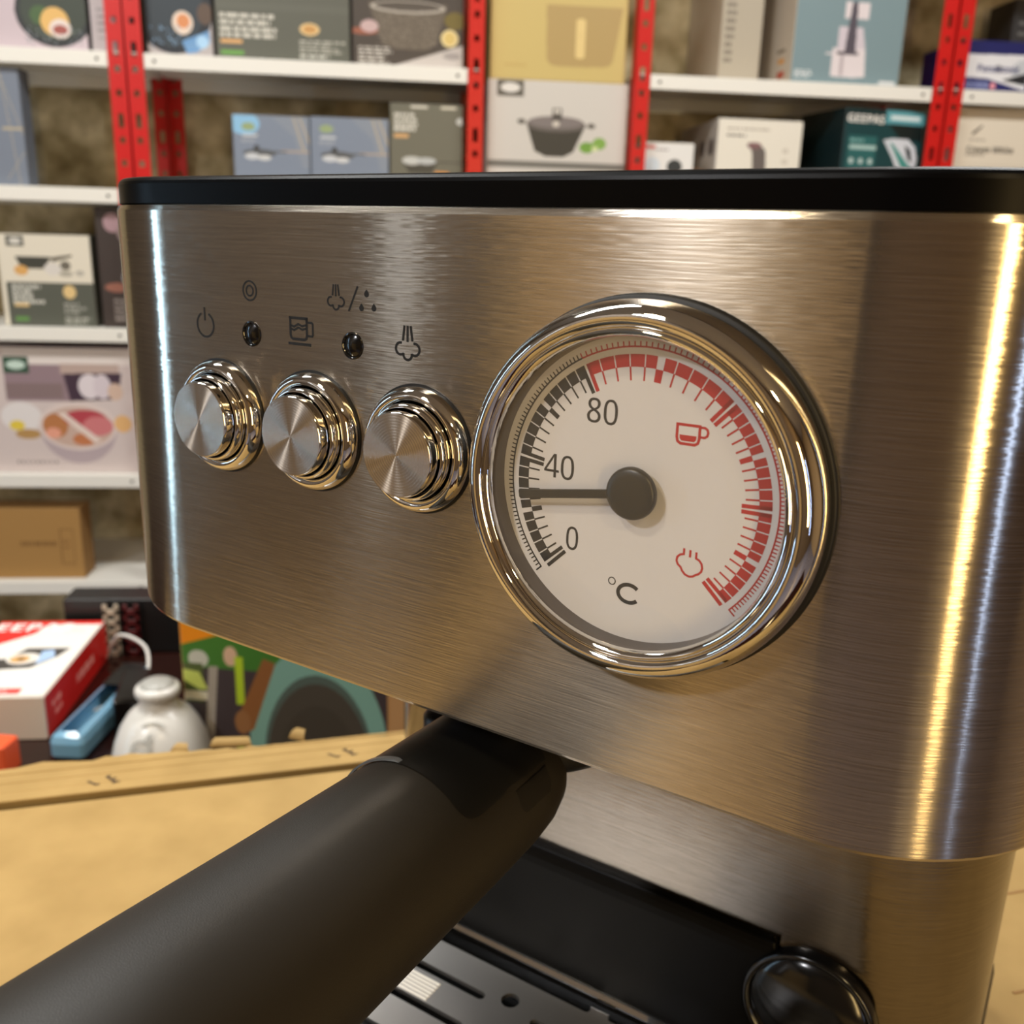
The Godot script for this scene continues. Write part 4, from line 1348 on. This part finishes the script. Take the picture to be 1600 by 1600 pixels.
	add_stroke(cl, [Vector2(11.3, -8.55) * u, Vector2(11.3, -9.95) * u], 0.4 * u, 0.0, 0.00004)
	part("steam_mark", cl.commit(), M.dial_red, g, Vector3(0, 0, zt))
	# needle and hub
	var nd := begin()
	var na := deg_to_rad(189.2)
	var nb := Basis(Vector3(0, 0, 1), na)
	var nst := begin()
	add_box(nst, Vector3(0.0, -0.00085, 0.0045), Vector3(0.0238, 0.00085, 0.0051), 0.0002)
	nd.append_from(nst.commit(), 0, Transform3D(nb, Vector3(0, 0.0004, 0)))
	part("needle", nd.commit(), M.needle, g)
	part("hub", lathe(mm([[0, 5.6], [3.2, 5.55], [4.3, 5.4], [4.75, 5.1], [4.9, 4.6], [4.9, 4.1], [1.2, 4.1], [1.2, 2.4]]), Vector3(0, 0.0004, 0), "z", 56), M.needle, g)
	part("cover_glass", lathe(mm([[28.55, 6.4], [0, 6.4]]), Vector3.ZERO, "z", 96), M.glass, g)

# ---------------------------------------------------------------- the portafilter locked into the machine
func build_portafilter() -> void:
	var c := Vector3(0.084, -0.141, -0.055)
	var t := thing("portafilter", "black portafilter with a thick soft grip handle, locked under the machine's head", "portafilter", machine_at.translated_local(c))
	# filter holder: ring with two lugs
	var st := begin()
	add_lathe(st, mm([[0, 0], [18, 0], [22, 1], [24.5, 4], [25.5, 9], [25.5, 16], [24, 17.5], [0, 17.5]]), Vector3.ZERO, "y", 56)
	part("filter_holder", st.commit(), M.black_satin, t)
	for sd in [-1.0, 1.0]:
		var lg := begin()
		add_lathe(lg, mm([[0, 0], [5.5, 0], [7, 1.5], [7, 9.5], [5.5, 11], [0, 11]]), Vector3(-0.0325 if sd < 0 else 0.0275, -0.0125 if sd < 0 else 0.005, 0.002), "y", 24)
		part("lug", lg.commit(), M.black_satin, t)
	# handle: turned along z, measured from the holder's middle
	var grip := [[0, 8], [9, 8], [14, 12], [17.2, 17], [18.8, 23], [19.6, 31], [20.1, 45], [20.6, 70], [21.4, 100], [22.4, 130], [23.2, 160], [23.4, 172], [22.4, 180], [19.5, 186], [14, 189.5], [0, 191]]
	part("grip", lathe(mm(grip), Vector3.ZERO, "z", 72, 0.5), M.soft_grip, t)
	# glossy collar wrapped over the grip's top, and the thumb plate set into it
	part("collar", shell([[34, 200, 27, 61.5, 20.45]], 0.0005), M.black_satin, t)
	part("collar_trim", shell([[96, 172, 60.6, 62.2, 20.9]], 0.0007), mat(rgb(96, 98, 100), 0.28), t)
	part("thumb_plate", shell([[34, 96, 44, 62.3, 20.9]], 0.0006, 5.0), M.black_satin, t)
	part("dark_side_patch", shell([[12, 31, 28, 43, 20.3]], 0.0002, 3.0), M.gasket, t)  # thin dark patch lying on the grip beside the thumb plate

# curved patch on the handle: [angle from, angle to, z from, z to, radius] in degrees and mm, with rounded corners
func shell(spec: Array, thick: float, round_ := 0.0) -> ArrayMesh:
	var st := begin()
	for s in spec:
		var na := 28
		var nz := 14
		var grid := []
		for i in na + 1:
			var row := []
			for j in nz + 1:
				var fa := float(i) / na
				var fz := float(j) / nz
				var a: float = deg_to_rad(lerpf(s[0], s[1], fa))
				# pull the far-side corners in for a rounded outline
				var z0: float = s[2]
				var z1: float = s[3]
				if round_ > 0.0:
					var arc: float = (s[1] - s[0]) * PI / 180.0 * s[4]
					var d: float = fa * arc
					if d < round_:
						var k: float = round_ - sqrt(maxf(0.0, round_ * round_ - (round_ - d) * (round_ - d)))
						z1 -= k
						z0 += k * 0.5
				var z := lerpf(z0, z1, fz)
				var edge: float = minf(minf(fa, 1.0 - fa) * na, minf(fz, 1.0 - fz) * nz)
				var r: float = s[4] + (z - 45.0) * 0.02 - (0.5 if edge < 0.5 else 0.0)
				row.append(Vector3(cos(a) * r, sin(a) * r, z) * 0.001)
			grid.append(row)
		for i in na:
			for j in nz:
				var nrm := func(p: Vector3) -> Vector3:
					return Vector3(p.x, p.y, 0).normalized()
				quad(st, grid[i][j], grid[i + 1][j], grid[i + 1][j + 1], grid[i][j + 1], nrm.call(grid[i][j]), nrm.call(grid[i + 1][j]), nrm.call(grid[i + 1][j + 1]), nrm.call(grid[i][j + 1]))
	return st.commit()

# ---------------------------------------------------------------- small things on the table
func build_table_things() -> void:
	var p: Pic
	# red and white appliance box lying flat
	p = Pic.new(240, 320, rgb(232, 228, 220))
	p.r(0.0, 0.0, 1.0, 0.05, rgb(226, 44, 36))
	p.poly([Vector2(0, 0), Vector2(0.62, 0), Vector2(0.42, 0.2), Vector2(0.0, 0.46)], rgb(228, 44, 36))
	p.e(0.1, 0.42, 0.1, 0.05, rgb(236, 200, 176))
	p.poly([Vector2(0.06, 0.56), Vector2(0.4, 0.54), Vector2(0.5, 0.4), Vector2(0.9, 0.4), Vector2(0.84, 0.52), Vector2(0.68, 0.66), Vector2(0.4, 0.68), Vector2(0.34, 0.8), Vector2(0.1, 0.82)], rgb(70, 66, 62))
	p.e(0.55, 0.54, 0.15, 0.075, rgb(226, 220, 210))
	p.e(0.52, 0.545, 0.09, 0.045, rgb(212, 164, 100))
	p.e(0.53, 0.545, 0.035, 0.018, rgb(84, 58, 36))
	p.poly([Vector2(0.66, 0.44), Vector2(0.76, 0.42), Vector2(0.82, 0.52), Vector2(0.7, 0.62)], rgb(168, 196, 230))
	p.r(0.36, 0.91, 0.78, 0.975, rgb(220, 72, 66))
	p.words(0.42, 0.93, 0.3, 1, 0.05, 0.022, rgb(240, 200, 194), 91)
	p.words(0.7, 0.12, 0.26, 2, 0.035, 0.018, rgb(214, 206, 200), 92)
	var p2 := Pic.new(320, 96, rgb(200, 24, 18))
	p2.words(0.25, 0.42, 0.4, 1, 0.1, 0.2, rgb(236, 150, 140), 93)
	p2.words(0.78, 0.3, 0.14, 2, 0.25, 0.14, rgb(236, 140, 130), 94)
	var p3 := Pic.new(96, 48, rgb(224, 212, 194))
	var rb := carton("appliance_box", "red and white appliance box lying flat at the left end of the table", "box", -0.585, -0.444, 0.85, 0.908, -1.08, 0.235, M.card_white, p3.mat(), "", 0.0, p.mat(), p2.mat())
	var lt := lettering(rb, "GEEPAS", 0.026, Vector3(-0.03, 0.0586, -0.093), M.print_white, true, "lettering", 1.0)
	lt.rotation = Vector3(-PI / 2, 0, 0)
	carton("orange_card_box", "small bright orange box in front of the red and white box", "box", -0.56, -0.455, 0.85, 0.888, -1.005, 0.03, mat(rgb(240, 96, 52), 0.45), null, "", deg_to_rad(-12))
	# tall printed pan box
	p = Pic.new(320, 320, rgb(70, 60, 62))
	p.r(0.0, 0.0, 1.0, 0.5, rgb(244, 150, 18))
	p.poly([Vector2(0, 0.46), Vector2(0.35, 0.36), Vector2(1, 0.3), Vector2(1, 0.56), Vector2(0, 0.56)], rgb(70, 128, 46))
	p.e(0.08, 0.52, 0.05, 0.04, rgb(206, 208, 196))
	p.e(0.24, 0.5, 0.035, 0.045, rgb(226, 190, 160))
	p.r(0.0, 0.54, 0.1, 0.72, rgb(84, 100, 50))
	p.poly([Vector2(0.0, 0.57), Vector2(0.08, 0.58), Vector2(0.12, 0.66), Vector2(0.08, 0.66), Vector2(0.0, 0.62)], rgb(206, 222, 110))
	p.r(0.0, 0.67, 0.12, 0.71, rgb(226, 222, 196))
	p.poly([Vector2(0.13, 0.55), Vector2(0.175, 0.55), Vector2(0.125, 1.0), Vector2(0.08, 1.0)], rgb(176, 168, 156))
	p.r(0.26, 0.5, 0.3, 0.72, rgb(190, 220, 46))
	p.r(0.25, 0.88, 0.29, 1.0, rgb(140, 176, 60))
	p.e(0.66, 0.93, 0.345, 0.5, rgb(134, 182, 168))
	p.e(0.66, 0.96, 0.27, 0.4, rgb(88, 104, 96))
	p.e(0.66, 0.98, 0.255, 0.38, rgb(78, 72, 62))
	p.e(0.66, 1.0, 0.2, 0.3, rgb(72, 66, 56))
	p.poly([Vector2(0.4, 0.5), Vector2(0.46, 0.52), Vector2(0.34, 0.83), Vector2(0.28, 0.86), Vector2(0.25, 0.8)], rgb(150, 98, 52))
	p.e(0.285, 0.8, 0.04, 0.055, rgb(160, 112, 68))
	carton("frying_pan_box", "orange and green box printed with a teal frying pan, behind the carton flap", "box", -0.26, -0.02, 0.85, 1.125, -1.0, 0.09, mat(rgb(214, 164, 106), 0.6), p.mat(), "", deg_to_rad(-11))
	# white bell shaped chopper head
	var t := thing("chopper_head", "white bell shaped blender motor head with a grey press button on top", "blender", Transform3D(Basis(), Vector3(-0.288, 0.85, -1.0)))
	part("shell", lathe(mm([[0, 0], [57, 0], [58, 4], [55, 24], [50, 44], [43, 62], [34, 76], [25, 84], [21, 87], [20, 96], [22.5, 98], [24.5, 101], [24.5, 106], [23, 109], [19, 111]]), Vector3.ZERO, "y", 48), M.white_plastic, t)
	part("press_button", lathe(mm([[19.2, 110], [18, 113], [12, 116], [0, 117]]), Vector3.ZERO, "y", 40), M.grey_plastic, t)
	var em := begin()
	add_stroke(em, ring_pts(Vector2.ZERO, 0.0105, 0.0115, 30, deg_to_rad(-40), deg_to_rad(250)), 0.0022, 0.0, 0.0004)
	add_stroke(em, [Vector2(0.004, 0.0125), Vector2(0.009, 0.019), Vector2(0.0105, 0.009)], 0.002, 0.0, 0.0004)
	add_stroke(em, [Vector2(-0.007, 0.002), Vector2(0.007, 0.002)], 0.0016, 0.0, 0.0004)
	var e1 := part("emblem", em.commit(), M.grey_plastic, t, Vector3(-0.01, 0.053, 0.0474))
	e1.rotation = Vector3(deg_to_rad(-24), deg_to_rad(-11), 0)
	var ar := begin()
	add_stroke(ar, ring_pts(Vector2.ZERO, 0.012, 0.006, 20, deg_to_rad(15), deg_to_rad(165)), 0.0026, 0.0, 0.0004)
	var e2 := part("arc_mark", ar.commit(), M.grey_plastic, t, Vector3(0.002, 0.075, 0.0362))
	e2.rotation = Vector3(deg_to_rad(-42), 0, 0)
	# blue pack
	var bt := thing("blue_pack", "glossy pale blue plastic pack lying left of the white blender head", "pack", Transform3D(Basis(Vector3.UP, deg_to_rad(-8)), Vector3(-0.392, 0.85, -1.13)))
	part("film", loft(plan(-0.021, 0.021, 0.1, -0.1, 0.008, 0.008, 5), [[0.004, 0.0], [0.0, 0.004], [0.0, 0.02], [0.003, 0.028], [0.01, 0.032]]), mat(rgb(120, 170, 200), 0.12), bt)
	part("black_panel", box(Vector3(-0.016, 0.031, -0.096), Vector3(0.016, 0.033, -0.03), 0.0006), M.black_gloss, bt)
	var ct := thing("charger_brick", "black charger brick between the blue pack and the white blender head", "charger", Transform3D(Basis(Vector3.UP, deg_to_rad(6)), Vector3(-0.352, 0.85, -1.12)))
	part("case", loft(plan(-0.017, 0.017, 0.045, -0.045, 0.004, 0.004, 4), [[0.002, 0.0], [0.0, 0.003], [0.0, 0.05], [0.003, 0.054]]), M.black_gloss, ct)
	# white cable
	var cable := begin()
	add_tube(cable, curve([Vector3(-0.44, 0.858, -1.3), Vector3(-0.415, 0.9, -1.28), Vector3(-0.372, 0.895, -1.25), Vector3(-0.358, 0.874, -1.2), Vector3(-0.366, 0.855, -1.16), Vector3(-0.4, 0.853, -1.16), Vector3(-0.436, 0.853, -1.1), Vector3(-0.425, 0.853, -1.05)]), 0.0024, 10)
	var cb := part("cable", cable.commit(), M.white_plastic, null)
	tag(cb, "white cable looping between the red box and the blue pack", "cable")
	# black appliance and spare slotted bars behind
	carton("black_appliance_box", "black box standing at the table's far edge behind the cable", "box", -0.505, -0.318, 0.85, 0.935, -1.33, 0.05, M.black_satin, null)
	var bar := begin()
	for k in 5:
		add_box(bar, Vector3(-0.011, 0.016 * k, 0), Vector3(0.011, 0.016 * k + 0.009, 0.003), 0.0006)
	add_box(bar, Vector3(-0.011, 0, 0), Vector3(-0.005, 0.08, 0.003), 0.0006)
	add_box(bar, Vector3(0.005, 0, 0), Vector3(0.011, 0.08, 0.003), 0.0006)
	var bm := bar.commit()
	tag(part("slotted_bar", bm, M.card_beige, null, Vector3(-0.437, 0.85, -1.322)), "short pale slotted metal bar standing against the black box", "metal bar")
	tag(part("slotted_bar", bm, mat(rgb(84, 22, 24), 0.4), null, Vector3(-0.409, 0.85, -1.322)), "short maroon slotted metal bar standing beside the pale bar", "metal bar")
